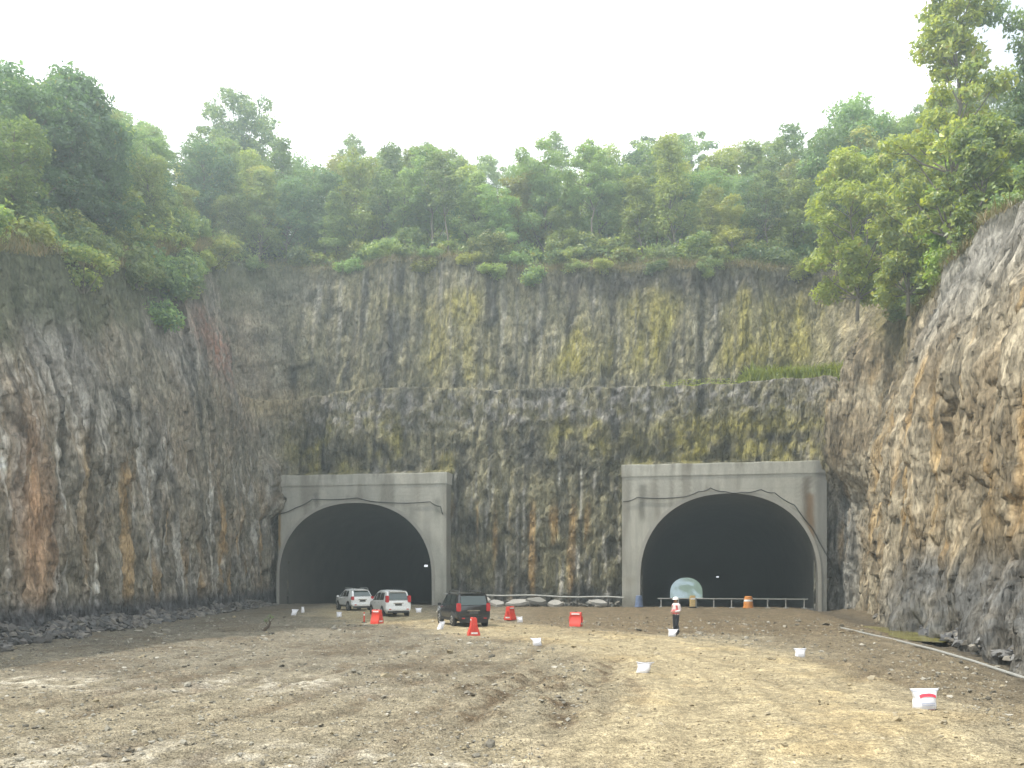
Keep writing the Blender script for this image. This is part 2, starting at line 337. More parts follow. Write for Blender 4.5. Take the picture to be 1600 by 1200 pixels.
# hollows in the sunlit face
def hollow(y, z, ry, rz, dep):
    return dep * np.exp(-(((PY - y) / ry)**2 + ((PZ - z) / rz)**2)) * (wr > .5)
for h_ in [(37.0, 5.6, .75, .62, 2.6), (38.5, 13.2, .8, .35, .7), (41.5, 15.4, .45, .5, .6), (36.0, 10.5, .7, .3, .8), (47, 12, .8, .4, .6), (52, 9, .6, .8, .7), (44, 7.5, .5, 1.2, .7), (35, 15.2, .3, .5, .6)]:
    dsp += hollow(*h_)
# slaty buttress at the foot of the sunlit face
dsp -= wr * .75 * sst(-PZ, -4.2, -.2) * (.5 + .8 * fbm(uu * .5, zz * .15, 2, 3)) * sst(-SY + 0*zz, -58, -50)
dsp = dsp * face_w * (.62 * wl + wb * (.42 + .22 * sst(-zz, -20, -17)) + .72 * wr)
PX = PX + Nn[:, :1] * dsp; PY = PY + Nn[:, 1:] * dsp
PZ = PZ + face_w * (.18 * blk + .12 * sm) * sst(zz, .5, 2)
hill_bump = np.zeros_like(zz); hill_bump[:, nW:] = np.clip(hd / 5, 0, 1)[None]
PZ += hill_bump * (1.2 * fbm(PX * .06, PY * .06, 0, 3) + .3 * fbm(PX * .4, PY * .4, 0, 3))

# portal frames (origin at the low left front corner of the headwall, r along the face, d into the hill)
r_ax = Vector((.983, -.183, 0)).normalized(); d_ax = Vector((.183, .983, 0)).normalized()
PORT = dict(a=dict(O=Vector((-22.05, 83, 0)), x0=.18, x1=16.4, tc=7.67, a=7.38, b=6.95, top=12.0), b=dict(O=Vector((9.44, 76, 0)), x0=0, x1=16.75, tc=8.8, a=7.25, b=7.15, top=12.15))
LEG = 2.4; SLOPE = .025; TLEN = 337.0
keep = np.ones((nU, nW + nH), bool)
for pk, p in PORT.items():
    qmin = -1.6 if pk == 'a' else -6
    t_ = (PX - p['O'].x) * r_ax.x + (PY - p['O'].y) * r_ax.y; q_ = (PX - p['O'].x) * d_ax.x + (PY - p['O'].y) * d_ax.y
    inside = (t_ > p['x0'] - .5) & (t_ < p['x1'] + .6) & (PZ < p['top'] + .35) & (q_ > qmin) & (q_ < 6) & (np.arange(nW + nH)[None] < nW)
    tgt = np.clip(q_, .35, 1.6)                                        # rock stays behind the concrete face
    edge = inside & ((t_ > p['x0'] + .05) & (t_ < p['x1'] - .1)) & ~((t_ > 15.0) & (PZ > 8.2) & (PX > 20)) & ~((t_ < 1.0) & (PZ > 8.2) & (PX < -15))
    push = np.where(edge, tgt - q_, 0)
    PX += push * d_ax.x; PY += push * d_ax.y
    arch = (t_ > p['tc'] - p['a'] - .0) & (t_ < p['tc'] + p['a'] + .0) & (PZ < LEG + p['b'] + 1.2) & (q_ > qmin - .4) & (q_ < 8) & (np.arange(nW + nH)[None] < nW)
    keep &= ~(arch & ~((t_ > 15.0) & (PZ > 8.2) & (PX > 20)) & ~((t_ < 1.0) & (PZ > 8.2) & (PX < -15)))

# colour of the rock: what the stone, moss, stains and soil are
c_base = np.array((.19, .172, .135)); col = np.zeros(zz.shape + (3,)) + c_base
st1 = fbm(uu * 1.5 + .4 * pn(uu * .5, zz * .3), zz * .10, 1.5, 4); st2 = fbm(uu * .5, zz * .07, 8.2, 4); st3 = fbm(uu * 3.2, zz * .16, 4.4, 3); bl = fbm(PX * .22, PY * .22, PZ * .22, 4)
fine_n = fbm(PX * 1.2, PY * 1.2, PZ * 1.0, 4, .65)
col = lerp(col, (.19, .175, .105), wb * .8)
col = lerp(col, (.215, .18, .135), wl * sst(bl, -.2, .35) * .8)
col = lerp(col, (.225, .215, .195), wl * sst(fbm(PX * .12, PY * .12, PZ * .12 + 40, 3), -.05, .4) * .7)
col = lerp(col, (.27, .215, .14), wr * .9)
col = lerp(col, (.36, .31, .225), wr * sst(bl, -.25, .25))
col = lerp(col, (.27, .27, .255), np.clip(wb * sst(SX + 0*zz, 25.0, 25.8) + wr * sst(SY + 0*zz, 70.5, 72.5), 0, 1) * sst(-zz, -11, -8.5) * .85)
col = lerp(col, (.26, .25, .225), wr * sst(zz - H[:, None], -7.5, -2) * sst(-SY + 0*zz, -60, -50) * .9)     # grey clay band under the lip
# dark seams and wet streaks
col = lerp(col, (.048, .046, .04), (wb * .92 + wl * .8) * sst(st1, .0, .34) * (.4 + .6 * sst(st2, -.25, .25)))
col = lerp(col, (.055, .055, .055), wb * sst(fbm(uu * .35, zz * .22, 5.5, 4), .02, .35) * .55)
col = lerp(col, (.075, .066, .05), wr * sst(st1, .12, .45) * .7); col = lerp(col, (.36, .24, .10), wr * sst(st2 + .4 * st3, .15, .4) * sst(zz, 3, 6) * sst(-(zz - H[:, None]), 4, 7) * .6)
st4 = fbm(uu * 2.1 + .25 * pn(uu * .6, zz * .2, 5), zz * .05, 66, 4)
col = lerp(col, (.06, .056, .045), wb * sst(zz, 19, 21) * sst(st4, .12, .42) * .7); col = lerp(col, (.30, .285, .24), wb * sst(zz, 19, 21) * sst(-st4, .2, .5) * .55)
# moss on the back face
moss = wb * sst(fbm(uu * .13, zz * .07, 12.5, 3), -.30, .06) * (sst(SX + 0*zz, -16, -8) * sst(zz, 20.3, 22) * sst(-zz, -31, -29.2) * (.35 + .65 * sst(fbm(uu * .8, zz * .12, 3.5, 3), -.4, .05)) + .75 * sst(zz, 10.5, 13) * sst(-zz, -18.6, -16.5) * sst(fbm(uu * .35, zz * .3, 33, 3), -.1, .25))
moss = np.clip(moss + wb * .8 * sst(SX + 0*zz, 11, 15) * sst(zz, 12.2, 13.2) * sst(-zz, -18.5, -15) * sst(fine_n, -.35, .2), 0, 1)
col = lerp(col, (.235, .21, .058), moss * (.62 + .3 * sst(st3, -.3, .2)))
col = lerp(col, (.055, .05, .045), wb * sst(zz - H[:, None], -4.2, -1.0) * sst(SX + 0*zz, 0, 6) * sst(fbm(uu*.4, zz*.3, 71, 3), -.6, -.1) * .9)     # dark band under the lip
col = lerp(col, (.21, .20, .19), wb * sst(zz, 15.5, 17.0) * sst(-zz, -20.2, -19.4) * sst(fine_n, -.15, .35) * .8)       # grey broken band under the bench
col = lerp(col, (.045, .043, .036), (wb * .9) * sst(-zz, -16, -14.3) * sst(fbm(PX * .3, PY * .3, PZ * .35 + 7, 4), .0, .3) * .8)
# pale runs down the columns
pale = (wl * .95 + wb * .7) * sst(-zz, -15, -10) * sst(st3 + .3 * st1, .12, .42) * sst(fbm(uu * .25, zz * .2, 60, 3), -.3, .1)
col = lerp(col, (.40, .385, .35), pale)
col = lerp(col, (.30, .29, .27), wb * sst(zz, 20, 21.5) * sst(st3, .3, .55) * .4)
# rust and red soil
rust = 0 * wl + .7 * wl * sst(-zz, -11.5, -7) * sst(fbm(uu * .45, zz * .06, 21, 3), .16, .4) + wr * sst(fbm(uu * .7 + .3 * pn(uu, zz * .4), zz * .07, 27, 4), .22, .45) * sst(zz, 2, 5) * sst(-zz, -14.5, -10) * .8 + wb * sst(-zz, -10, -8) * sst(fbm(uu * .9, zz * .05, 31, 3), .3, .45) * .8
col = lerp(col, (.37, .235, .095), np.clip(rust, 0, 1) * .75)
col = lerp(col, (.40, .25, .15), wl * np.exp(-((SY - 40.5) / 1.6)**2 - ((zz - 5.5) / 4.5)**2) * .9)
col = lerp(col, (.235, .125, .09), np.clip(wl * 1.2, 0, 1) * np.exp(-((SY - 73) / 6.5)**2 - ((zz - 21.2 + .10 * (SY - 73)) / 2.2)**2) * sst(fine_n, -.5, .2) * .95)
col = lerp(col, (.33, .27, .16), np.clip(wl + wb, 0, 1) * np.exp(-((SX + 21.8) / 2.5)**2 - ((SY - 83) / 3.0)**2 - ((zz - 19.2) / 1.6)**2) * .8)
# slate low on the sunlit face and dark foot of the shaded one
col = lerp(col, (.15, .15, .145), wr * sst(-zz + 1.5 * st2, -4.4, -2.4) * sst(-SY + 0*zz, -60, -44) * (.75 + .25 * sst(fine_n, -.2, .2)))
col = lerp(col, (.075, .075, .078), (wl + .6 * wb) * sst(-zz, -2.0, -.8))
col *= ((1 + .45 * fine_n) * (1 - .3 * crk) * (.88 + .24 * cB) * (.9 + .2 * cC) * (.82 + .52 * wl + .36 * wb + .22 * wr))[..., None]
# hillside soil and turf beyond the lip, roots and creepers just under it
veg = np.clip(sst(zz - H[:, None] + .8 * fbm(uu * .5, zz * .4, 2.2, 3), -1.7, .1) + .0, 0, 1) * (1 - .5 * wr)
col = lerp(col, (.095, .09, .05), veg * .85)
vegr = wr * sst(SY + 0*zz, 60, 66) * sst(zz - H[:, None] + 3 * fbm(uu * .2, zz * .2, 95, 3), -5.5, -2.5)
col = lerp(col, (.14, .12, .055), vegr * .85)
vegl = wl * sst(zz - H[:, None] + 5.0 * fbm(uu * .12, zz * .15, 91, 3), -5.0, -1.0)
col = lerp(col, (.075, .085, .045), vegl * .8)
hv = np.zeros_like(zz); hv[:, nW:] = np.clip(hd / 2.5, 0, 1)[None]
col = lerp(col, (.055, .065, .028), hv)
col = np.clip(col, .02, .6)

V = np.stack([PX, PY, PZ], -1)
def cliff_piece(name, i0, i1, j0, j1, mat):
    nu, nv = i1 - i0, j1 - j0
    F = grid_faces(nu, nv); k = keep[i0:i1, j0:j1].ravel()
    F = F[k[F].any(axis=1)]
    used = np.unique(F); mp_ = np.zeros(nu * nv, int); mp_[used] = np.arange(len(used))
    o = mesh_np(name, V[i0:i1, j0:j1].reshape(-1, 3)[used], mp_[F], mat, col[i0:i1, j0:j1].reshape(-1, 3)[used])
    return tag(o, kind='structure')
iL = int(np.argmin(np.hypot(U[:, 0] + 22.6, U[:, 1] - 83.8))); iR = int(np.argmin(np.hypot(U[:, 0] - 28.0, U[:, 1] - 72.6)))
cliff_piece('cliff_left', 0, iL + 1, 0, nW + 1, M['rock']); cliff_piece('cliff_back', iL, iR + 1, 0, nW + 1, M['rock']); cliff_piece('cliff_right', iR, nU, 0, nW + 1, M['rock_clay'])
cliff_piece('hillside', 0, nU, nW, nW + nH, M['soil'])

# ------------------------------------------------------------------ pit floor
ys = np.r_[np.linspace(-60, 8, 24)[:-1], 8 * np.exp(np.linspace(0, math.log(90 / 8), 470))]
xs = np.r_[np.linspace(-60, -27, 12)[:-1], np.linspace(-27, 30, 560), np.linspace(30, 60, 12)[1:]]
GX, GY = np.meshgrid(xs, ys, indexing='ij')
road_c = np.interp(GY, [0, 12.8, 19, 27, 34, 40, 46, 52, 60, 75], [4.0, 4.4, 5.6, 6.3, 5.6, 3.0, -1.0, -5, -9.5, -13]); road_w = np.interp(GY, [0, 13, 27, 40, 60], [4.6, 4.4, 4.0, 4.6, 4.5])
off = GX - road_c
road = sst(-np.abs(off) + .9 * fbm(GX * .3, GY * .3, 0, 4), -1.15, -.45) if False else sst(road_w - np.abs(off) + 1.9 * fbm(GX * .3, GY * .3, 0, 4) + .7 * fbm(GX * 1.3, GY * 1.3, 0, 3), -1.6, 2.6)
n_a = fbm(GX * .25, GY * .25, 1, 4); n_b = fbm(GX * 1.1, GY * 1.1, 2, 4, .6); n_c = fbm(GX * 3.5, GY * 3.5, 3, 3, .6)
hgt = .10 * n_a + .05 * n_b * (1.3 - road) + (.036 * n_c + .020 * fbm(GX * 8, GY * 8, 6, 2)) * (1.3 - .85 * road)
rut = np.zeros_like(GX)
def track(pts, wid, dep, a0=1):
    global rut, hgt
    py, px_ = [p[1] for p in pts], [p[0] for p in pts]
    c = np.interp(GY, py, px_); m = sst(GY, py[0] - 2, py[0] + 2) * sst(-GY, -py[-1] - 3, -py[-1] + 3)
    e = sst(fbm(GY * .35, GX * 0 + c[0, 0] * 3, 4, 2), -.5, .15) * np.exp(-((GX - c + (.12 + .45 * (a0 > .7)) * fbm(GY * .4, GX * 0 + c[0, 0], 0, 3) + .08 * n_b) / wid)**2) * m
    hgt -= dep * e; hgt += .5 * dep * np.exp(-((np.abs(GX - c) - 2 * wid) / (.7 * wid))**2) * m
    rut = np.maximum(rut, e * a0)
track([(-1.2, 15), (-.6, 19), (.6, 24), (1.9, 30)], .30, .09); track([(.6, 15), (1.2, 19), (2.4, 24), (3.6, 30)], .28, .08)
track([(-2.0, 14), (-1.2, 20), (.2, 26)], .25, .06, .6); track([(-14, 18), (-8, 22), (-1, 27), (4, 33)], .35, .05, .5)
track([(-20, 40), (-14, 43), (-6, 47), (-4, 55)], .4, .07, .6); track([(2.6, 12), (4.1, 19), (4.9, 27), (4.0, 34), (1.4, 40), (-3, 46), (-11, 60)], .35, .03, .25)
track([(5.0, 12), (6.3, 19), (7.1, 27), (6.2, 34), (3.6, 40), (-1, 46), (-9, 60)], .35, .03, .25); track([(9.6, 12), (10.4, 20), (10, 28), (11, 45), (15, 70)], .4, .05, .5); track([(8.0, 22), (11, 26), (14.5, 30)], .35, .05, .6)
for k_ in range(9):
    o_ = -3.6 + .9 * k_ + .3 * math.sin(k_ * 5.1); track([(4.2 + o_, 11), (4.4 + o_, 13), (5.6 + o_ * .95, 19), (6.3 + o_ * .9, 27), (5.6 + o_ * .9, 34), (3.0 + o_ * .85, 40), (-1 + o_ * .8, 46), (-9.5 + o_ * .7, 60)], .12 + .05 * (k_ % 3), .022, .32)
for k_ in range(8):
    o_ = -1.5 - 1.7 * k_; track([(o_ - 1.5, 12), (o_ - .6, 17), (o_ + .9 + .1 * k_, 24), (o_ + 2.2, 31), (o_ * .8 + 3, 40)], .2 + .06 * (k_ % 3), .05, .75)
clod = sst(n_b, .12, .4) * np.exp(-((GX - .9 - .22 * (GY - 22)) / 2.1)**2 - ((GY - 22.5) / 6.0)**2)
hgt += .10 * clod
ditch = np.exp(-((GX - np.interp(GY, [20, 29, 44, 60, 75], [13.0, 16.6, 19.6, 23, 26])) / 1.3)**2) * sst(GY, 16, 22)
hgt -= .28 * ditch
hgt *= sst(GY, -10, 4); hgt -= .02
gc = np.zeros(GX.shape + (3,)) + np.array((.265, .238, .185))
gc = lerp(gc, (.20, .187, .16), sst(-GX + 3.5 * n_a, -1, 6) * sst(GY + 4 * n_a, 19, 28) * .75)                      # grey gravel on the left
gc = lerp(gc, (.37, .32, .222), road * .85)
gc = lerp(gc, (.40, .325, .20), road * sst(n_a + .4 * n_b, -.05, .4) * .6)
gc = lerp(gc, (.165, .13, .088), sst(GY + 3 * n_a, 38.5, 43.5) * sst(GX + 2 * n_b, -2.5, 3) * .9 * (1 - .7 * road))                    # trodden mud before the east portal
gc = lerp(gc, (.17, .14, .10), sst(GX + 2 * n_a - .08 * (GY - 20), 8.8, 11.0) * sst(GY, 14, 19) * .7)
gc = lerp(gc, (.15, .142, .125), sst(-GX + 2 * n_b, 12, 18) * sst(GY + 3 * n_a, 30, 36) * .8)
gc = lerp(gc, (.50, .48, .44), sst(-GX, 1, 4) * np.exp(-((GY - 21.5 + .1 * GX + 2 * n_a) / 1.5)**2) * sst(n_b, -.1, .3) * .8)
gc = lerp(gc, (.45, .43, .39), sst(-GX + 2, 0, 3) * sst(-GY, -16, -13) * sst(n_b + .5 * n_a, .0, .35) * .6)
gc = lerp(gc, (.11, .085, .06), np.clip(rut * .9 * sst(n_b + .6 * n_c, -.45, .1) + clod * .85, 0, 1))
gc = lerp(gc, (.08, .075, .07), ditch * .6)
gc = lerp(gc, (.12, .095, .068), sst(n_a + .8 * n_b, .0, .4) * sst(-GX + 4.5, 0, 4) * sst(GY, 14, 19) * .55 * (1 - .6 * road))
gc *= (.86 * (1 + .42 * n_c + .38 * n_b))[..., None] * np.array((1.14, 1.10, 1.0)) * (.88 + .12 * road)[..., None]
gc = np.clip(gc, .03, .6)
GF = grid_faces(len(xs), len(ys)); cy = GY.ravel()[GF].max(1); cx = GX.ravel()[GF].mean(1)
lim = np.where(cx < 2, 83 + (cx + 22.05) * -.186, 76 + (cx - 9.44) * -.186) + 2.0
GF = GF[cy < np.where((cx > -24) & (cx < 30), lim, 86)]
tag(mesh_np('ground', np.stack([GX, GY, hgt], -1).reshape(-1, 3), GF, M['dirt'], gc.reshape(-1, 3)), kind='structure')
def gz(x, y):
    i = int(np.argmin(np.abs(xs - x))); j = int(np.argmin(np.abs(ys - y))); return float(hgt[i, j])

# stones: many small irregular lumps in one mesh (gravel and rubble nobody could count)
ico_v, ico_f = None, None
bm = bmesh.new(); bmesh.ops.create_icosphere(bm, subdivisions=1, radius=1); bm.verts.ensure_lookup_table()
ico_v = np.array([v.co[:] for v in bm.verts]); ico_f = np.array([[v.index for v in f.verts] for f in bm.faces]); bm.free()
def stones(name, P, S, cols, flat=.6, seed=0, mat='stone', smooth=False):
    g = np.random.default_rng(seed); n = len(P)
    v = ico_v[None] * (1 + .35 * g.normal(size=(n, len(ico_v), 1)).clip(-1.2, 1.4))
    v = v * (S[:, None] * np.stack([g.uniform(.7, 1.4, n), g.uniform(.6, 1.1, n), flat * g.uniform(.6, 1.3, n)], 1))[:, None]
    a = g.uniform(0, 6.28, n); b = g.normal(0, .35, n); ca, sa, cb, sb_ = np.cos(a), np.sin(a), np.cos(b), np.sin(b)
    x, y, z = v[..., 0], v[..., 1], v[..., 2]
    y, z = y * cb[:, None] - z * sb_[:, None], y * sb_[:, None] + z * cb[:, None]
    x, y = x * ca[:, None] - y * sa[:, None], x * sa[:, None] + y * ca[:, None]
    v = np.stack([x, y, z], -1) + P[:, None]
    F = (ico_f[None] + (np.arange(n) * len(ico_v))[:, None, None]).reshape(-1, 3)
    return mesh_np(name, v.reshape(-1, 3), F, M[mat], np.repeat(cols, len(ico_v), 0), smooth)
n = 52000
py = 11.0 * np.exp(rng.uniform(0, math.log(58 / 11.0), n)); px_ = rng.uniform(-1, 1, n) * (.62 * py + 3)
ok = (px_ > -21) & (px_ < np.interp(py, [11, 29, 60], [13, 16, 22])); px_, py = px_[ok], py[ok]
rc = np.interp(py, [0, 12.8, 19, 27, 34, 40, 46, 52, 60, 75], [4.0, 4.4, 5.6, 6.3, 5.6, 3.0, -1.0, -5, -9.5, -13])
ok = (rng.uniform(size=len(py)) < np.where(np.abs(px_ - rc) < 4, .45, .9)) & (fbm(px_ * .4, py * .4, 5, 3) > rng.uniform(-.5, .25, len(py))); px_, py, rc = px_[ok], py[ok], rc[ok]
ii = np.clip(np.searchsorted(xs, px_), 0, len(xs) - 1); jj = np.clip(np.searchsorted(ys, py), 0, len(ys) - 1)
S = np.exp(rng.normal(-.42, .62, len(py))) * .0125 * (1 + py / 24); tone = rng.choice(5, len(py), p=[.3, .2, .2, .18, .12])
tc_ = np.array([(.25, .235, .195), (.17, .157, .13), (.33, .31, .265), (.27, .23, .155), (.10, .092, .075)])[tone]
onroad = np.abs(px_ - rc) < 4; tc_[onroad] = tc_[onroad] * .45 + np.array((.30, .245, .15)) * .6
tag(stones('gravel', np.stack([px_, py, hgt[ii, jj] + S * .15], 1), S, tc_, seed=1), 'loose grey and tan gravel strewn over the dirt floor', 'gravel', kind='stuff')
def rubble(name, path, n, wid, hi, smin, smax, tones, label, seed):
    g = np.random.default_rng(seed); path = np.array(path, float); s = np.r_[0, np.cumsum(np.hypot(*np.diff(path[:, :2], axis=0).T))]
    u = g.uniform(0, s[-1], n); q = g.beta(1.0, 1.7, n); X = np.interp(u, s, path[:, 0]); Y = np.interp(u, s, path[:, 1]); side = np.interp(u, s, path[:, 2])
    wv = wid * (.7 + .5 * fbm(u * .4, 0 * u, seed, 2)); dx = side * (1 - q) * wv                 # q=0 at the rock, 1 at the toe
    pz = hi * (.6 + .9 * np.clip(fbm(u * .35, 0 * u + 3, seed, 3) + .3, 0, 1)) * (1 - q)**1.3 * 0
    X2 = X + side * (q * wv); Z = hi * (.5 + np.clip(fbm(u * .35, 0 * u + 3, seed, 3) + .35, 0, 1)) * (1 - q)**1.3 * g.uniform(.3, 1, n)
    S = np.exp(g.uniform(math.log(smin), math.log(smax), n)); tn = np.array(tones)[g.integers(0, len(tones), n)] * g.uniform(.7, 1.3, (n, 1))
    return tag(stones(name, np.stack([X2, Y, Z], 1), S, tn, .7, seed), label, 'rubble', kind='stuff')
slate = [(.12, .122, .128), (.085, .087, .09), (.17, .168, .165), (.20, .185, .16)]
rubble('rubble', [(15.6, 22, -1), (17.6, 28.5, -1), (20.0, 38, -1), (22.6, 48, -1), (25.3, 59, -1)], 3400, 2.0, 1.0, .05, .26, slate, 'grey slate rubble heaped along the foot of the sunlit cliff', 11)
rubble('rubble', [(-20.6, 26, 1), (-21.2, 40, 1), (-22.2, 55, 1), (-22.8, 68, 1), (-22.9, 79, 1)], 3400, 2.6, .8, .06, .30, [(.085, .085, .085), (.12, .115, .11), (.15, .14, .125)], 'dark rubble along the foot of the shaded cliff', 12)
rubble('rubble', [(-5.2, 79.6, .0), (2, 77.8, .0), (9.2, 76, .0)], 260, 1.2, .5, .08, .35, [(.16, .15, .13), (.10, .10, .09)], 'broken stone at the foot of the rock between the two portals', 13)

# ------------------------------------------------------------------ the two tunnel portals
def arch_pt(p, th, grow=0.0):
    a, b, n = p['a'] + grow, p['b'] + grow, 2.2
    c, s = math.cos(th), math.sin(th)
    rr = (abs(c / a)**n + abs(s / b)**n)**(-1 / n)
    return p['tc'] + rr * c, LEG + rr * s
def arch_outline(p, nth=96, grow=0.0, z0=-.6):
    pts = [(p['tc'] - p['a'] - grow, z) for z in np.linspace(z0, LEG, 10)[:-1]]
    pts += [arch_pt(p, math.pi * (1 - k / nth), grow) for k in range(nth + 1)]
    return pts + [(p['tc'] + p['a'] + grow, z) for z in np.linspace(LEG, z0, 10)[1:]]
def rect_pt(p, q, x0, x1, z1):
    cx, cz = p['tc'], LEG
    if q[1] <= LEG + 1e-6: return (x0 if q[0] < cx else x1, q[1])
    dx, dz = q[0] - cx, q[1] - cz; k = min([(z1 - cz) / dz if dz > 1e-9 else 1e9, ((x1 if dx > 0 else x0) - cx) / dx if abs(dx) > 1e-9 else 1e9])
    return (cx + dx * k, cz + dz * k)
def concrete_col(x, z, p, key):
    c = np.zeros(x.shape + (3,)) + np.array((.43, .425, .375))
    c = lerp(c, (.47, .46, .40), sst(fbm(x * .3, z * .3, 4.4 + p['tc'], 3), -.2, .4))
    c = lerp(c, (.36, .35, .31), sst(fbm(x * 1.8, z * .18, 9 + p['tc'], 4), -.1, .35) * .75)
    c = lerp(c, (.27, .255, .215), sst(fbm(x * .9, z * .12, 19 + p['tc'], 4), .05, .4) * .8 * sst(z, 1, 7))
    for xs_ in np.arange(p['x0'] + 1.2, p['x1'], 1.22): c = lerp(c, (.33, .325, .29), np.exp(-((x - xs_) / .035)**2) * .45)
    for zs_ in (2.6, 5.05, 7.5, 9.95): c = lerp(c, (.33, .325, .29), np.exp(-((z - zs_) / .035)**2) * .45)
    c = lerp(c, (.23, .215, .18), sst(z + .5 * fbm(x, z, 3, 3), 1.6, -.2) * .8)
    w_ = lambda x0, wd, za, zb_, f=.5: np.exp(-(((x - x0 - .15 * fbm(z * .5, x * 0 + x0, 1, 2)) / wd)**2)**1.5) * sst(z, za, za + 1.2) * sst(-z, -zb_, -zb_ + .3)
    if key == 'b':
        c = lerp(c, (.17, .165, .14), w_(1.72, .33, 6.8, 10.6) * .8); c = lerp(c, (.10, .075, .05), w_(15.15, .34, 6.2, 11.0, .5) * .75); c = lerp(c, (.22, .14, .075), w_(15.5, .3, 3, 9.6) * .85)
        c = lerp(c, (.20, .20, .19), sst(x, 15.5, 16.2) * .8); c = lerp(c, (.30, .29, .25), w_(9.6, .2, 9.2, 11.2) * .8); c = lerp(c, (.22, .2, .16), w_(5.2, .12, 10, 11.2) * .7); c = lerp(c, (.24, .2, .14), w_(.6, .5, 1.5, 2.6) * .6)
    else:
        c = lerp(c, (.17, .165, .15), w_(3.9, .22, 8.8, 10.5) * .8); c = lerp(c, (.19, .18, .16), w_(7.0, .14, 9.2, 10.2) * .8)
        c = lerp(c, (.11, .085, .05), sst(-x + .2 * fbm(z, x, 2, 3), -.5, .15) * .9 * sst(-z, -10.7, -9.6)); c = lerp(c, (.26, .17, .06), w_(.32, .16, 4.5, 10.2) * .9)
        c = lerp(c, (.2, .2, .17), w_(15.6, .3, 7.5, 9.8) * .7); c = lerp(c, (.25, .24, .2), w_(10.5, .25, 8.8, 12) * .5)
    return c * .84
def portal(key, label):
    p = PORT[key]; rz = math.atan2(r_ax.y, r_ax.x)
    root = empty('tunnel_portal', p['O'], rz, label, 'tunnel portal', 'twin tunnel portals in the rock face')
    x0, x1, top = p['x0'], p['x1'], p['top'] - .98
    A = arch_outline(p, 128); extra = []
    for cxx, czz in ((x0, top), (x1, top)):
        th = math.atan2(czz - LEG, cxx - p['tc']); extra.append(arch_pt(p, th))
    A = [q for q in A] + extra
    A.sort(key=lambda q: (-1e3 + q[1]) if (q[1] < LEG and q[0] < p['tc']) else (1e3 - q[1]) if (q[1] < LEG) else -math.atan2(q[1] - LEG, q[0] - p['tc']) )
    B = [rect_pt(p, q, x0, x1, top) for q in A]
    nw = 34; A, B = np.array(A), np.array(B); tt = np.linspace(0, 1, nw)[None, :, None]
    G = A[:, None] * (1 - tt) + B[:, None] * tt; X, Z = G[..., 0], G[..., 1]
    fr = np.stack([X, 0 * X, Z], -1)
    Vv = fr.reshape(-1, 3); cc = concrete_col(X, Z, p, key).reshape(-1, 3); F = grid_faces(len(A), nw)
    edge = np.stack([B[:, 0], 0 * B[:, 0] + 3.2, B[:, 1]], -1); n0 = len(Vv)                            # returns to the rock
    Vv = np.vstack([Vv, fr[:, -1], edge]); cc = np.vstack([cc, cc.reshape(len(A), nw, 3)[:, -1] * .8, cc.reshape(len(A), nw, 3)[:, -1] * .7]); k = np.arange(len(A) - 1)
    F = np.vstack([F, np.stack([n0 + k, n0 + k + 1, n0 + len(A) + k + 1, n0 + len(A) + k], -1)])
    hw = mesh_np('headwall', Vv, F, M['concrete'], cc, smooth=False, parent=root)
    # parapet beam, a hand's breadth proud of the wall
    xx = np.linspace(x0 - .05, x1 + .05, 150)
    prof = [(-.06, top - .03), (-.06, top + .92), (-.04, p['top']), (.5, p['top'] + .03), (3.2, p['top'] + .03), (3.2, top), (.02, top - .03)]
    pv = np.array([[(x, y, z + (.02 * math.sin(x * 1.7) if z > top + .5 else 0)) for y, z in prof] for x in xx]); pc = concrete_col(pv[..., 0], pv[..., 2], p, key) * 1.04
    pc = lerp(pc, (.2, .19, .16), sst(fbm(pv[..., 0] * 1.5, pv[..., 2] * .4, 77, 3), .1, .4) * sst(pv[..., 2], top + .3, top + .9) * .7)
    Fp = grid_faces(len(xx), len(prof)); mesh_np('parapet', pv.reshape(-1, 3), Fp, M['concrete'], pc.reshape(-1, 3), smooth=False, parent=root)
    # end caps of the beam
    for xe in (x0 - .05, x1 + .05):
        mb = MB(); mb.poly([(xe, y, z) for y, z in prof]); mb.build('beam_end', mat_plain('beam_end_concrete', (.38, .37, .33), .9), root, smooth=False)
    # lining
    O_ = arch_outline(p, 64); dep = np.r_[0, np.geomspace(.6, TLEN, 60)]
    Lv = np.array([[(x, d, z - SLOPE * d) for x, z in O_] for d in dep])
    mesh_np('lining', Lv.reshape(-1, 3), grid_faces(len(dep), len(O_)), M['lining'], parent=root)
    # casting rim round the mouth
    O1, O2 = arch_outline(p, 64), arch_outline(p, 64, .28); mb = MB(); b = mb.bm; rows = []
    for (xa, za), (xb, zb_) in zip(O1, O2):
        rows.append([b.verts.new((xa, .02, za)), b.verts.new((xa, -.05, za)), b.verts.new((xb, -.05, zb_)), b.verts.new((xb, .02, zb_))])
    for q0, q1 in zip(rows, rows[1:]):
        for k in range(3): b.faces.new((q0[k], q0[k + 1], q1[k + 1], q1[k]))
    mb.build('arch_rim', mat_plain('rim_concrete', (.30, .29, .26), .9, var=.2, scale=1.5), root)
    # tunnel floor
    fd = np.r_[1.2, np.geomspace(2.5, TLEN + 6, 40)]; fx = np.linspace(p['tc'] - p['a'] - .3, p['tc'] + p['a'] + .3, 24)
    fv = np.array([[(x, d, -.06 - SLOPE * d) for x in fx] for d in fd])
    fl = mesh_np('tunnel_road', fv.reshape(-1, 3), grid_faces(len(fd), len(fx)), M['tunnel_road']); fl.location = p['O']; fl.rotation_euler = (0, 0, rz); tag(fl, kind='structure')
    return root
portal('a', 'weathered concrete portal of the farther tunnel, where white cars are parked')
portal('b', 'weathered concrete portal of the nearer tunnel, closed off with a white railing')
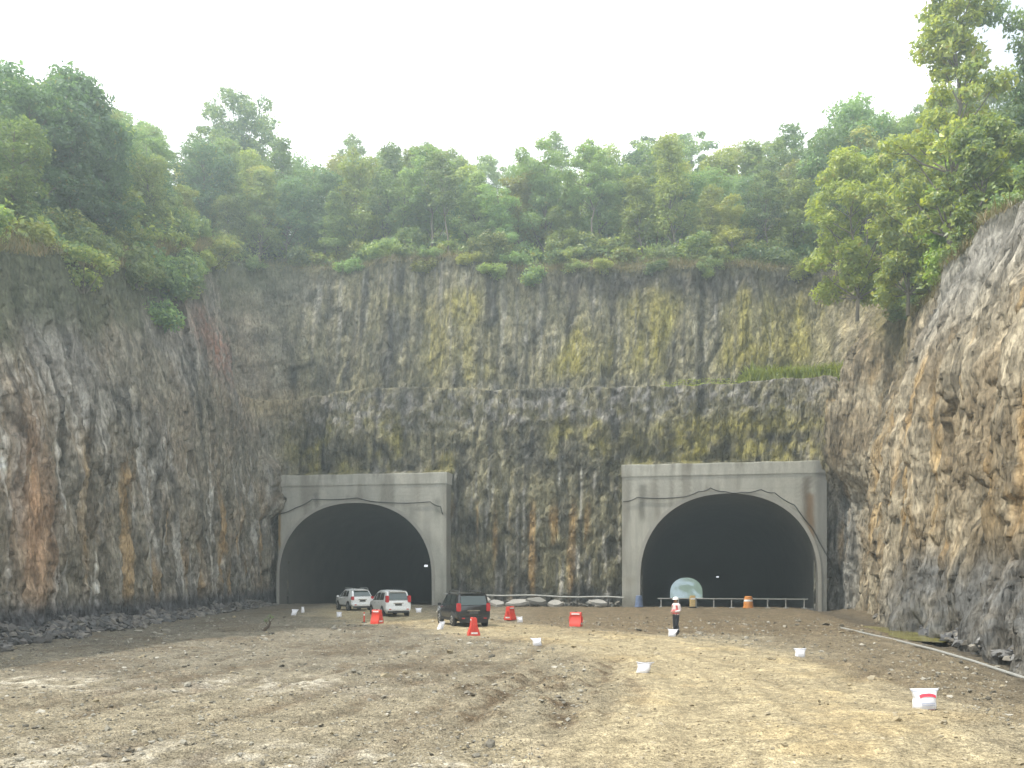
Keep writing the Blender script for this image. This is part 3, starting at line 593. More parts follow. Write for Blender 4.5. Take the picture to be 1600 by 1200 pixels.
def pl(key, x, d, z):                                              # portal frame to world
    return PORT[key]['O'] + r_ax * x + d_ax * d + Vector((0, 0, z))
def cable(key, pts, label):
    P = []; pts = [Vector((x, -.10, z)) for x, z in pts]
    for a, b in zip(pts, pts[1:]):
        for k in range(6): 
            t = k / 6; q = a.lerp(b, t); q.z -= .10 * math.sin(math.pi * t); P.append(q)
    P.append(pts[-1]); mb = MB(); mb.tube([pl(key, q.x, q.y, q.z) for q in P], .04, 6)
    tag(mb.build('cable', M['cable']), label, 'cable')
cable('b', [(.1, 9.0), (1.3, 9.35), (4.9, 9.30), (6.4, 9.75), (7.4, 10.05), (8.6, 9.72), (9.9, 9.62), (11.5, 9.85), (12.6, 9.55), (14.2, 8.5), (15.6, 6.6), (17.0, 3.9), (17.6, 2.2)], 'black cable draped over the arch of the tunnel with the railing')
cable('a', [(.2, 8.4), (2.0, 9.0), (3.6, 9.75), (8.0, 9.8), (10.5, 9.35), (14.9, 9.35), (15.9, 8.9), (16.1, 8.2)], 'black cable strung over the arch of the tunnel with the cars')
def tunnel_lamp(key, x, d, z, label, big=1.0):
    root = empty('tunnel_lamp', pl(key, x, d, z), math.atan2(r_ax.y, r_ax.x), label, 'lamp')
    mb = MB(); mb.box((0, .1, .1), (.5 * big, .22, .12), bev=.02); mb.cyl((0, .1, .15), (.2, .9, .5), .03); mb.build('housing', M['trim'], root)
    mb = MB(); mb.box((0, -.04, .02), (.42 * big, .06, .24 * big), bev=.02); mb.build('lens', M['lamp_on'], root)
tunnel_lamp('b', 9.3, 30, 2.45, 'small white lamp glowing deep in the tunnel with the railing', .7)
tunnel_lamp('a', 12.2, 8, 3.6, 'small tilted lamp on the inner wall of the tunnel with the cars', .9)

# beyond the far mouths: a pale open slope in daylight
fx_ = np.linspace(20, 150, 200); fy_ = np.linspace(400, 530, 200); FX, FY = np.meshgrid(fx_, fy_, indexing='ij')
FZ = -8.4 - .025 * np.clip(FY - 406, 0, 40) + np.clip(FY - 452, 0, 999) * .45 + 1.5 * fbm(FX * .03, FY * .03, 0, 4)
fc = lerp(np.zeros(FX.shape + (3,)) + np.array((.30, .38, .42)), (.10, .15, .07), sst(fbm(FX * .16, FY * .12, 4, 4) + .03 * (FX - 89), -.05, .4) * .7)
fc = lerp(fc, (.5, .47, .4), sst(-FY, -455, -440))
tag(mesh_np('far_hill', np.stack([FX, FY, FZ], -1).reshape(-1, 3), grid_faces(200, 200), M['soil'], fc.reshape(-1, 3)), kind='structure')

# railing across the east portal
root = empty('railing', pl('b', 9.5, -.5, 0), math.atan2(r_ax.y, r_ax.x), 'thin white railing on short posts across the mouth of the tunnel', 'railing')
rail_z = .74
mb = MB(); mb.box((-.4, 0, rail_z), (12.2, .06, .09), bev=.015); mb.build('top_rail', M['steel'], root)
for k in range(9):
    mb = MB(); mb.box((-6.2 + 1.45 * k, .06, .35), (.09, .09, .84), bev=.01); mb.box((-6.2 + 1.45 * k, .06, .0), (.4, .5, .06), bev=.01); mb.build('post', M['steel'], root)
def drum(x, d, label, mat, rad=.30, hh=.95, tape=True):
    root = empty('drum', pl('b', x, d, 0), .3, label, 'drum')
    mb = MB(); prof = [(rad * 1.12, 0), (rad * 1.12, .1), (rad, .12), (rad * .97, hh * .45), (rad * .9, hh * .47), (rad * .88, hh * .8), (rad * .80, hh * .82), (rad * .78, hh * .96), (rad * .5, hh)]
    rings = [[mb.bm.verts.new((r_ * math.cos(a), r_ * math.sin(a), z)) for a in np.linspace(0, 2 * math.pi, 20, endpoint=False)] for r_, z in prof]
    for a, b in zip(rings, rings[1:]):
        for k in range(20): mb.bm.faces.new((a[k], a[(k + 1) % 20], b[(k + 1) % 20], b[k]))
    mb.bm.faces.new(rings[-1]); mb.build('body', mat, root)
    if tape:
        mb = MB(); mb.cyl((0, 0, hh * .56), (0, 0, hh * .72), rad * .915, rad * .905, 20, cap=False); mb.build('tape_band', M['reflect'], root)
drum(10.4, -1.1, 'orange plastic drum with a pale band before the railing', M['orange'], .40, .98)
drum(1.45, -.4, 'dusky blue drum beside the tunnel jamb at the railing end', M['blue_plastic'], .34, .98, False)
root = empty('barrier_board', pl('b', 5.9, -.9, 0), math.atan2(r_ax.y, r_ax.x) + .25, 'upright tan plastic barrier board in front of the railing', 'barrier')
mb = MB(); mb.box((0, 0, .52), (.46, .16, .98), bev=.04); mb.build('panel', M['tan_plastic'], root)
mb = MB(); mb.box((0, 0, .04), (.6, .5, .10), bev=.03); mb.build('foot', M['trim'], root)
mb = MB(); mb.box((0, -.085, .74), (.40, .012, .14)); mb.build('tape_band', M['reflect'], root)

# pipe and slabs at the foot of the rock between the portals
root = empty('pipe_rail', (2, 77.6, 0), 0, 'long pale steel pipe propped along the rock between the portals', 'pipe')
def cw(px, py, Y): return Vector(((px - 800) / 1385 * Y, Y, CAM_H + (897 - py) / 1385 * Y))
pa, pb = Vector((-6.1, 79.0, 1.02)), Vector((9.5, 75.2, .80)); mb = MB()
pts = [pa.lerp(pb, k / 12) + Vector((0, 0, .05 * math.sin(k * 1.3))) - Vector((2, 77.6, 0)) for k in range(13)]
mb.tube(pts, .07, 8); mb.build('pipe', M['steel'], root)
for k in range(1, 12, 2):
    mb = MB(); mb.cyl(pts[k] - Vector((0, 0, .04)), (pts[k].x, pts[k].y + .1, -.2), .04, .05, 8); mb.build('prop', M['trim'], root)
slab_desc = ['pale broken slab tilted up under the pipe beside the black car', 'long flat slab in the middle of the broken slab heap', 'dark-edged slab leaning on the slab heap under the pipe', 'small wedge of slab by the end of the pipe', 'flat grey slab lying before the rock near the railing tunnel', 'thick chipped slab near the black car']
for k, (px, py_, w_, h_, tl) in enumerate([(775, 933, 1.5, .22, .15), (812, 938, 2.6, .20, -.10), (838, 937, 1.9, .26, .12), (868, 934, 1.3, .2, -.2), (935, 942, 1.8, .2, .05), (757, 940, 1.2, .3, .1)]):
    Y = 76.4 - (px - 800) * .010; X = (px - 800) / 1385 * Y; mb = MB(); g = np.random.default_rng(50 + k); nn = 9
    ol = [(w_ / 2 * math.cos(a) * g.uniform(.75, 1.1), .6 * math.sin(a) * g.uniform(.7, 1.1)) for a in np.linspace(0, 6.28, nn, endpoint=False)]
    lo = [mb.bm.verts.new((x, y, -h_ / 2)) for x, y in ol]; hi = [mb.bm.verts.new((x * .93, y * .93, h_ / 2 + g.normal(0, .02))) for x, y in ol]
    mb.bm.faces.new(lo[::-1]); mb.bm.faces.new(hi)
    for j in range(nn): mb.bm.faces.new((lo[j], lo[(j + 1) % nn], hi[(j + 1) % nn], hi[j]))
    o = mb.build('stone_slab', mat_plain('slab_stone', (.27, .26, .24) if k != 2 else (.17, .165, .15), .95, var=.3), smooth=False)
    o.location = (X, Y, .30 + (k % 3) * .1); o.rotation_euler = (.35, tl, g.uniform(-.3, .3)); tag(o, slab_desc[k], 'stone slab', 'stone slabs under the pipe')

# drain pipe and puddle by the sunlit cliff
mb = MB(); dp = [(16.9, 45.5), (16.75, 41), (16.2, 37), (15.7, 33), (15.3, 29.5), (15.0, 26), (14.7, 22)]
mb.tube([(x, y, gz(x, y) + .06) for x, y in dp], .05, 8); tag(mb.build('drain_pipe', M['steel']), 'thin pale pipe lying along the ditch under the sunlit cliff', 'pipe')
pud, tpud, bpud = new_mat('puddle_water'); nn_ = tpud.nodes.new('ShaderNodeTexNoise'); nn_.inputs['Scale'].default_value = .8; nn_.inputs['Detail'].default_value = 5
rp = tpud.nodes.new('ShaderNodeValToRGB'); rp.color_ramp.elements[0].position = .4; rp.color_ramp.elements[0].color = (.10, .085, .025, 1); rp.color_ramp.elements[1].position = .62; rp.color_ramp.elements[1].color = (.20, .19, .045, 1)
tcp = tpud.nodes.new('ShaderNodeTexCoord'); tpud.links.new(tcp.outputs['Object'], nn_.inputs[0]); tpud.links.new(nn_.outputs['Fac'], rp.inputs[0]); tpud.links.new(rp.outputs[0], bpud.inputs['Base Color']); bpud.inputs['Roughness'].default_value = .22
mb = MB(); ring = []
for a in np.linspace(0, 2 * math.pi, 48, endpoint=False):
    k_ = 1 + .22 * float(pn(math.cos(a) * 1.6, math.sin(a) * 1.6, 3)); ring.append((19.0 + .13 * 6 * math.sin(a) * k_ + 1.35 * math.cos(a) * k_, 43.3 + 5.4 * math.sin(a) * k_, -.10))
mb.poly(ring); tag(mb.build('puddle', pud, smooth=False), kind='structure')

# ------------------------------------------------------------------ vegetation
def leaves(cent, rad, n, size, g, c0, c1, up=.4, aspect=.55):
    """n leaf blades on/in ellipsoid clumps: returns verts, faces, colours"""
    n = int(n * 1.2)
    k = g.integers(0, len(cent), n) if rad.ndim == 1 else g.choice(len(cent), n, p=(rad.prod(1)**.66) / (rad.prod(1)**.66).sum())
    d = g.normal(size=(n, 3)); d /= np.linalg.norm(d, axis=1)[:, None]; rr = np.clip(g.gamma(13, .07, n), .1, 1.28)
    P = cent[k] + d * rad[k] * rr[:, None]
    nrm = d * .6 + g.normal(size=(n, 3)) * .55 + np.array((0, 0, up)); nrm /= np.linalg.norm(nrm, axis=1)[:, None]
    t = g.normal(size=(n, 3)) + np.array((0, 0, -.5)); t -= nrm * (t * nrm).sum(1)[:, None]; t /= np.linalg.norm(t, axis=1)[:, None]; b = np.cross(nrm, t)
    s = size * .84 * np.exp(g.normal(0, .28, n))[:, None]
    bend = nrm * s * .12
    Vq = np.stack([P - t * s * .5 + bend * -1, P + b * s * aspect * .5 - t * s * .05, P + t * s * .5 - bend * 1, P - b * s * aspect * .5 - t * s * .05], 1)
    m = np.clip(.5 + .28 * g.normal(size=n) + .35 * (fbm(P[:, 0] * .5, P[:, 1] * .5, P[:, 2] * .5, 2)), 0, 1)[:, None]
    c = np.array(c0) * (1 - m) + np.array(c1) * m
    yel = g.uniform(size=n) < .03; c[yel] = c[yel] * .4 + np.array((.30, .24, .05)) * .6
    return Vq.reshape(-1, 3), (np.arange(n)[:, None] * 4 + np.arange(4)[None]), np.repeat(c, 4, 0)
def make_tree(name, seed, hgt_, crown_r, crown_base, nclump, nleaf, size, c0, c1, clump=(.9, 1.7), trunk_r=.16, shape='round', lean=.05, flat=.75):
    g = np.random.default_rng(seed); root = bpy.data.objects.new(name, None); C.objects.link(root); root.empty_display_size = .3
    mb = MB(); n = 9; la = g.uniform(0, 6.28)
    path = [Vector((lean * hgt_ * (k / n)**1.6 * math.cos(la) + .10 * hgt_ / 10 * g.normal() * (k > 0), lean * hgt_ * (k / n)**1.6 * math.sin(la) + .10 * hgt_ / 10 * g.normal() * (k > 0), hgt_ * .93 * k / n - .4 * (k == 0))) for k in range(n + 1)]
    mb.tube(path, [trunk_r * (1 - .86 * k / n) for k in range(n + 1)], 8)
    cent, rad = [], []
    for j in range(nclump):
        f = (j + g.uniform(.1, .9)) / nclump; z = hgt_ * (crown_base + (1 - crown_base) * f)
        if shape == 'round': w_ = math.sqrt(max(.06, 1 - (2 * f - .85)**2 / 1.35))
        elif shape == 'wide': w_ = .35 + .75 * f if f < .8 else 1.0 - (f - .8) * 2.2
        elif shape == 'cone': w_ = 1.05 - .85 * f
        else: w_ = .75 + .35 * math.sin(f * 7 + seed)
        a = j * 2.4 + g.uniform(-.5, .5); r_ = crown_r * w_ * g.uniform(.35, 1.0)
        kk = min(n, int(z / (hgt_ * .93) * n)); c = Vector((path[kk].x + r_ * math.cos(a), path[kk].y + r_ * math.sin(a), z))
        s_ = g.uniform(*clump); cent.append(c); rad.append((s_ * g.uniform(.8, 1.3), s_ * g.uniform(.8, 1.3), s_ * flat * g.uniform(.75, 1.2)))
        k0 = max(1, min(n - 1, int((z - .35 * r_ - .8) / (hgt_ * .93) * n))); st = path[k0]; mid = st.lerp(c, .55) + Vector((0, 0, -.12 * r_))
        tr = trunk_r * (1 - .86 * k0 / n); mb.tube([st, mid, c], [tr * .55, tr * .36, tr * .12], 5)
        for q in range(2):
            e = c + Vector(g.normal(size=3)) * s_ * .6; mb.tube([mid.lerp(c, .5), e], [tr * .2, tr * .06], 4)
    mb.build('trunk', M['bark'], root)
    Vv, F, cc = leaves(np.array([c[:] for c in cent]), np.array(rad), nleaf, size, g, c0, c1)
    mesh_np('crown', Vv, F, M['leaf'], cc, smooth=False, parent=root)
    return root
G1, G2 = (.155, .24, .11), (.29, .385, .14)            # mid green
D1, D2 = (.10, .175, .11), (.185, .28, .14)            # dark
Y1, Y2 = (.20, .26, .08), (.36, .40, .11)             # yellow green
c1_, c2_ = (.55, 1.05), (.6, 1.2)
KIND = dict(
 mid=[make_tree('leafy_tree', 1, 12, 2.7, .22, 34, 6200, .36, G1, G2, clump=c1_, shape='odd'), make_tree('leafy_tree', 2, 11, 2.6, .2, 32, 5800, .34, G1, G2, clump=c2_, shape='wide'), make_tree('leafy_tree', 3, 13.5, 2.5, .25, 36, 6200, .36, G1, G2, clump=c1_, shape='cone')],
 dark=[make_tree('dark_tree', 4, 13, 3.2, .25, 38, 7600, .36, D1, D2, clump=c2_), make_tree('dark_tree', 5, 14, 3.0, .3, 36, 7200, .34, D1, D2, clump=c2_, shape='wide')],
 pale=[make_tree('pale_tree', 6, 10.5, 2.3, .2, 30, 5200, .36, Y1, Y2, clump=c1_, shape='odd'), make_tree('pale_tree', 8, 12, 2.3, .22, 32, 5200, .34, Y1, Y2, clump=c1_, shape='cone')],
 thin=[make_tree('thin_tree', 9, 15, 2.5, .5, 28, 3800, .34, G1, G2, clump=(.4, .85), trunk_r=.13, flat=.7), make_tree('thin_tree', 10, 14.5, 2.9, .5, 30, 3900, .34, D1, G2, clump=(.4, .85), trunk_r=.13, shape='round', flat=.6)])
KW = dict(mid='mid-green round-crowned tree', dark='dark green dense-crowned tree', pale='yellow-green bushy tree', thin='thin sparse-crowned tree')
first = {}
def plant(kind, k, loc, s, rz, label, group, sz=1.0):
    p = KIND[kind][k % len(KIND[kind])]
    o = p if id(p) not in first else copy_tree(p)
    first[id(p)] = 1
    o.location = loc; o.scale = (s, s, s * sz); o.rotation_euler = (0, 0, rz); tag(o, label, 'tree', group)
    return o
def where(x, y):
    if y < 80 and x < -20: return 'above the shaded cliff'
    if x < -6: return 'above the car tunnel'
    if x < 11: return 'above the rock between tunnels'
    if x < 30 or y > 95: return 'above the railed tunnel'
    return 'above the sunlit cliff'
SKX = [-200, 0, 60, 130, 170, 200, 260, 330, 350, 400, 450, 500, 560, 600, 650, 700, 740, 780, 830, 880, 950, 1000, 1080, 1180, 1230, 1290, 1330, 1400, 1450, 1600, 1800]
SKY_ = [110, 130, 120, 135, 190, 195, 205, 195, 190, 190, 190, 210, 220, 228, 218, 235, 262, 258, 240, 228, 235, 225, 205, 215, 195, 190, 165, 170, 120, 60, 40]
TREE_H = dict(mid=[12, 11, 13.5], dark=[13, 14], pale=[10.5, 12], thin=[15, 14.5])
g = np.random.default_rng(21); placed = []; cand = 0
vis = np.where((U[:, 1] > 40))[0]
W_ = np.linalg.norm(np.diff(V[:, nW:, :2], axis=0, append=V[-1:, nW:, :2]), axis=2)      # spread of the fan at each distance
while len(placed) < 255 and cand < 30000:
    cand += 1
    i = int(g.choice(vis)); h_ = int(np.searchsorted(hd, 1.4 + 42 * g.uniform()**1.15))
    if h_ >= nH or g.uniform() > W_[i, h_] / 1.2: continue
    P = V[i, nW + h_]
    if P[1] < 46 or (U[i, 0] > 15 and U[i, 1] < 71 and U[i, 1] > 30): continue
    if abs(P[0]) > .63 * P[1] + 2: continue
    dmin = 2.3 + .045 * hd[h_]
    if any((P[0] - q[0])**2 + (P[1] - q[1])**2 < dmin * dmin for q in placed): continue
    placed.append(tuple(P) + (hd[h_],))
for (x, y, z, h_) in placed:
    wv = g.uniform(); left = x < -19 and y < 84
    kind = ('dark' if wv < .36 else 'mid' if wv < .75 else 'pale') if left else ('mid' if wv < .48 else 'pale' if wv < .80 else 'dark' if wv < .92 else 'thin')
    if h_ > 24 and g.uniform() < .3: kind = 'thin'
    k = int(g.integers(0, 3)) % len(TREE_H[kind]); th_ = TREE_H[kind][k]
    zmax = CAM_H + (897 - float(np.interp(800 + 1385 * x / y, SKX, SKY_)) - (g.uniform(-22, 12) if kind == 'thin' else g.uniform() ** 1.3 * 110 - 4)) / 1385 * y     # the height the wood reaches
    s = g.uniform(.72, 1.08) * (1.0 if h_ > 4 else .72); s = min(s, (zmax - z) / th_)
    if s < .34: continue
    szz = min(1.0, max(.62, s * 1.25))
    lab = f"{KW[kind]} {'at the lip' if h_ < 6 else 'in the woods' if h_ < 24 else 'on the skyline'} {where(x, y)}"
    o = plant(kind, k, (x, y, z - .2), 1, g.uniform(0, 6.28), lab, lab.replace('tree', 'trees', 1)); o.scale = (szz, szz, s)
# single trees the photograph shows plainly
def hill_z(x, y):
    q = np.argmin((V[:, nW:, 0] - x)**2 + (V[:, nW:, 1] - y)**2); return float(V[:, nW:, 2].ravel()[q])
def hero(name, seed, X, Y, label, **k):
    o = make_tree(name, seed, **k); o.location = (X, Y, hill_z(X, Y) - .3); tag(o, label, 'tree'); return o
B1, B2 = (.18, .27, .045), (.36, .44, .075)
hero('tall_tree', 31, 25.4, 51, 'tall leafy tree with open crown towering over the sunlit cliff', hgt_=17.5, crown_r=2.7, crown_base=.14, nclump=52, nleaf=11500, size=.36, c0=G1, c1=B2, clump=(.45, .95), trunk_r=.2, shape='odd', flat=.7, lean=.02)
hero('tall_tree', 32, 30.0, 50, 'tall dark leafy tree behind the crest of the sunlit cliff', hgt_=14, crown_r=2.8, crown_base=.1, nclump=40, nleaf=11000, size=.34, c0=D1, c1=G2, clump=(.6, 1.1), trunk_r=.2, shape='odd', flat=.7)
hero('leafy_tree', 33, 25.9, 66.5, 'spreading sunlit yellow-green tree at the near end of the sunlit cliff', hgt_=12.0, crown_r=3.5, crown_base=.14, nclump=44, nleaf=11500, size=.36, c0=B1, c1=B2, clump=(.5, 1.05), trunk_r=.15, shape='round', flat=.7)
hero('leafy_tree', 34, 26.8, 60, 'bright green tree of middle height on the crest of the sunlit cliff', hgt_=10.5, crown_r=3.0, crown_base=.12, nclump=40, nleaf=10500, size=.34, c0=G1, c1=B2, clump=(.5, 1.0), trunk_r=.13, shape='odd', flat=.7)
hero('leafy_tree', 35, 33, 84, 'round-topped tree rising behind the trees of the sunlit cliff', hgt_=14, crown_r=3.8, crown_base=.25, nclump=40, nleaf=10000, size=.38, c0=G1, c1=G2, clump=(.7, 1.3), trunk_r=.18)
hero('leafy_tree', 36, 28.4, 56, 'bushy low-crowned tree between the tall trees on the sunlit cliff', hgt_=9, crown_r=2.8, crown_base=.05, nclump=36, nleaf=10000, size=.34, c0=B1, c1=B2, clump=(.5, 1.0), trunk_r=.12, shape='odd', flat=.7)
hero('leafy_tree', 37, 24.6, 46.5, 'young green tree on the crest nearest the camera', hgt_=6.5, crown_r=2.0, crown_base=.1, nclump=26, nleaf=6500, size=.30, c0=G1, c1=B2, clump=(.4, .8), trunk_r=.1, flat=.7)
hero('dark_tree', 41, -28.5, 57, 'big dark tree standing highest over the shaded cliff', hgt_=10.6, crown_r=3.3, crown_base=.2, nclump=44, nleaf=12000, size=.36, c0=D1, c1=D2, clump=(.7, 1.2), trunk_r=.22)
hero('dark_tree', 42, -33.0, 58, 'dark ragged-topped tree at the outer edge of the shaded cliff', hgt_=9.6, crown_r=3.0, crown_base=.15, nclump=42, nleaf=11500, size=.36, c0=D1, c1=D2, clump=(.6, 1.1), trunk_r=.22, shape='odd')
hero('leafy_tree', 43, -31.2, 104, 'broad umbrella-crowned tree on the skyline over the tunnel with the cars', hgt_=17, crown_r=4.6, crown_base=.55, nclump=34, nleaf=8000, size=.4, c0=D1, c1=G2, clump=(.8, 1.4), trunk_r=.2, shape='wide', flat=.6)
# shrubs along the lips
def make_shrub(seed, c0, c1, n=2200, tall=1.0):
    g = np.random.default_rng(seed); root = bpy.data.objects.new('shrub', None); C.objects.link(root)
    k = 9; cent = np.stack([g.normal(0, .65, k), g.normal(0, .65, k), g.uniform(.3, 1.3, k) * tall], 1); rad = g.uniform(.45, .85, (k, 3)) * np.array((1, 1, .8))
    mb = MB()
    for c in cent: mb.tube([(c[0] * .15, c[1] * .15, -.2), (c[0] * .6, c[1] * .6, c[2] * .5), tuple(c)], [.035, .025, .008], 4)
    mb.build('stems', M['bark'], root); Vv, F, cc = leaves(cent, rad, n, .27, g, c0, c1); mesh_np('foliage', Vv, F, M['leaf'], cc, smooth=False, parent=root); return root
SH = [make_shrub(51, G1, G2), make_shrub(52, Y1, Y2), make_shrub(53, D1, G2), make_shrub(54, G1, Y2, 2400, 1.5)]
SK = ['mid-green shrub', 'yellow-green shrub', 'dark green shrub', 'tall fresh-green shrub']
KIND['shrub'] = SH; g = np.random.default_rng(77); ns = 0; sp = []
while ns < 205:
    i = int(g.choice(vis)); h_ = int(np.searchsorted(hd, .3 + (9 if U[i, 0] < 20 else 4.5) * g.uniform()**1.4))
    P = V[i, nW + h_]
    if P[1] < 36 or abs(P[0]) > .62 * P[1] + 2 or any((P[0] - q[0])**2 + (P[1] - q[1])**2 < .8 for q in sp): continue
    sp.append(P); k = int(g.integers(0, 4)); wh = where(P[0], P[1]) if P[0] < 22 else 'above the sunlit cliff'
    lab = f"{SK[k]} {'on the very edge' if hd[h_] < 2 else 'in the undergrowth'} {wh}"; p = SH[k]
    o = p if id(p) not in first else copy_tree(p); first[id(p)] = 1
    s = g.uniform(.7, 1.35) * (.8 if hd[h_] < 2 else 1.0); o.location = (P[0], P[1], P[2] - .1); o.scale = (s, s, s * g.uniform(.8, 1.2)); o.rotation_euler = (0, 0, g.uniform(0, 6.28)); tag(o, lab, 'shrub', lab.replace('shrub', 'shrubs', 1)); ns += 1
g = np.random.default_rng(9); n = 1500; i = g.choice(vis, 6000); jh = g.integers(0, nH - 6, 6000); okk = g.uniform(size=6000) < W_[i, jh] * hd[jh]**.3 / 2.2; i, jh = i[okk][:n], jh[okk][:n]
P = V[i, nW + jh] + g.normal(0, .4, (len(i), 3)) * np.array((1, 1, .1)); P = P[P[:, 1] > 44]
Vv, F, cc = leaves(P + np.array((0, 0, .7)), np.stack([g.uniform(.8, 1.5, len(P)), g.uniform(.8, 1.5, len(P)), g.uniform(.6, 1.5, len(P))], 1), 85000, .36, g, G1, Y2)
tag(mesh_np('undergrowth', Vv, F, M['leaf'], cc, smooth=False), 'tangled green undergrowth covering the slope beneath the trees', 'undergrowth', kind='stuff')
# creepers hanging on the shaded cliff and weeds on the bench
def on_wall(i, j): return V[i, j], Nn[i]
for (y, zf, s, k, lab) in [(61, 1.5, 1.5, 2, 'dark green creeper bush hanging high on the shaded cliff'), (63.5, 2.6, 1.4, 2, 'lower dark creeper bush clinging to the shaded cliff'), (57.5, 1.0, 1.3, 0, 'green creeper bush spilling over the edge of the shaded cliff'), (66, 1.2, 1.2, 2, 'creeper bush just under the lip of the shaded cliff'), (60, 3.9, 1.1, 2, 'lowest dark creeper bush on the shaded cliff face')]:
    i = int(np.argmin(np.abs(U[:, 1] - y) + 100 * (U[:, 0] > 0))); j = int(np.argmin(np.abs(zz[i, :nW] - (H[i] - zf)))); P = V[i, j]
    o = copy_tree(SH[k]); o.location = (P[0] + .2, P[1], P[2] - .9); o.scale = (s, s, s); o.rotation_euler = (0, 0, y); tag(o, lab, 'shrub')
g = np.random.default_rng(33); cnt = 0; hang = []
while cnt < 20:
    i = int(g.choice(vis)); zf = (2.6 if U[i, 0] < -20 else .9) * g.uniform()**1.3
    if U[i, 0] > 20 and U[i, 1] < 60 or not (46 < U[i, 1]): continue
    j = int(np.argmin(np.abs(zz[i, :nW] - (H[i] - zf)))); P = V[i, j]
    if any((P[0] - q[0])**2 + (P[1] - q[1])**2 + (P[2] - q[2])**2 < 1.5 for q in hang): continue
    hang.append(P); k = int(g.integers(0, 4)); o = copy_tree(SH[k]); s_ = g.uniform(.6, 1.15)
    o.location = (P[0] - Nn[i, 0] * .1, P[1] - Nn[i, 1] * .1, P[2] - .6 * s_); o.scale = (s_, s_, s_ * g.uniform(.7, 1.1)); o.rotation_euler = (0, 0, g.uniform(0, 6.28))
    lab = f"{SK[k]} hanging down just below the lip {where(P[0], P[1])}"; tag(o, lab, 'shrub', lab.replace('shrub', 'shrubs', 1)); cnt += 1
def blades(name, P, hts, g, c0, c1, label, kind='stuff', wid=.022):
    n = len(P); a = g.uniform(0, 6.28, n); ln = g.normal(0, .6, (n, 2)); d = np.stack([np.cos(a), np.sin(a), 0 * a], 1) * (wid * (.6 + .8 * g.uniform(size=(n, 1))))
    tip = P + np.stack([ln[:, 0] * hts, ln[:, 1] * hts, hts], 1); mid = P + np.stack([ln[:, 0] * hts * .3, ln[:, 1] * hts * .3, hts * .6], 1)
    Vv = np.stack([P - d, P + d, mid + d * .7, tip, mid - d * .7], 1).reshape(-1, 3)
    F = np.concatenate([np.arange(n)[:, None] * 5 + np.array([[0, 1, 2, 4]]), np.arange(n)[:, None] * 5 + np.array([[4, 2, 3, 3]])])
    m = g.uniform(size=(n, 1)); c = np.array(c0) * (1 - m) + np.array(c1) * m
    F4 = F[:n]; F3 = F[n:, :3]
    me = bpy.data.meshes.new(name); me.vertices.add(len(Vv)); me.vertices.foreach_set('co', Vv.ravel().astype(np.float32))
    idx = np.r_[F4.ravel(), F3.ravel()].astype(np.int32); me.loops.add(len(idx)); me.loops.foreach_set('vertex_index', idx)
    me.polygons.add(2 * n); me.polygons.foreach_set('loop_start', np.r_[np.arange(n) * 4, 4 * n + np.arange(n) * 3].astype(np.int32)); me.update(calc_edges=True)
    at = me.color_attributes.new('col', 'FLOAT_COLOR', 'POINT'); c4 = np.ones((len(Vv), 4), np.float32); c4[:, :3] = np.repeat(c, 5, 0); at.data.foreach_set('color', c4.ravel()); me.materials.append(M['grass'])
    o = bpy.data.objects.new(name, me); C.objects.link(o); return tag(o, label, 'grass', kind=kind)
g = np.random.default_rng(5); n = 80000; i = g.choice(vis, n); jh = g.integers(-3, 9, n); j = nW + np.clip((jh + .0), -8, 30).astype(int)
f = g.uniform(size=(n, 1)); P = V[i, j] * (1 - f) + V[np.clip(i + 1, 0, nU - 1), j] * f + g.normal(0, .12, (n, 3)) * np.array((1, 1, .2))
ok = (P[:, 1] > 30) & (fbm(P[:, 0] * .3, P[:, 1] * .3, 9, 3) > g.uniform(-.7, .3, n)); P = P[ok]
blades('lip_grass', P, .15 + .65 * g.uniform(size=len(P))**2, g, (.16, .19, .05), (.34, .28, .11), 'dry olive and straw grass fringing the top of the cut')
bi = [i for i in range(nU) if 13 < U[i, 0] < 27.5 and U[i, 1] > 72.5]; n = 3800; i = g.choice(bi, n); jb = np.array([int(np.argmin(np.abs(zz[q, :nW] - (zb[q] + .25)))) for q in i]); P = V[i, jb + g.integers(-2, 5, n)] + g.normal(0, .2, (n, 3)) * np.array((1, 1, .1))
blades('bench_grass', P, g.uniform(.5, 1.35, n) * (.1 + .9 * sst(P[:, 0], 19.6, 21.2)), g, (.16, .25, .04), (.32, .40, .06), 'fresh green grass growing on the ledge of the back face', wid=.06)

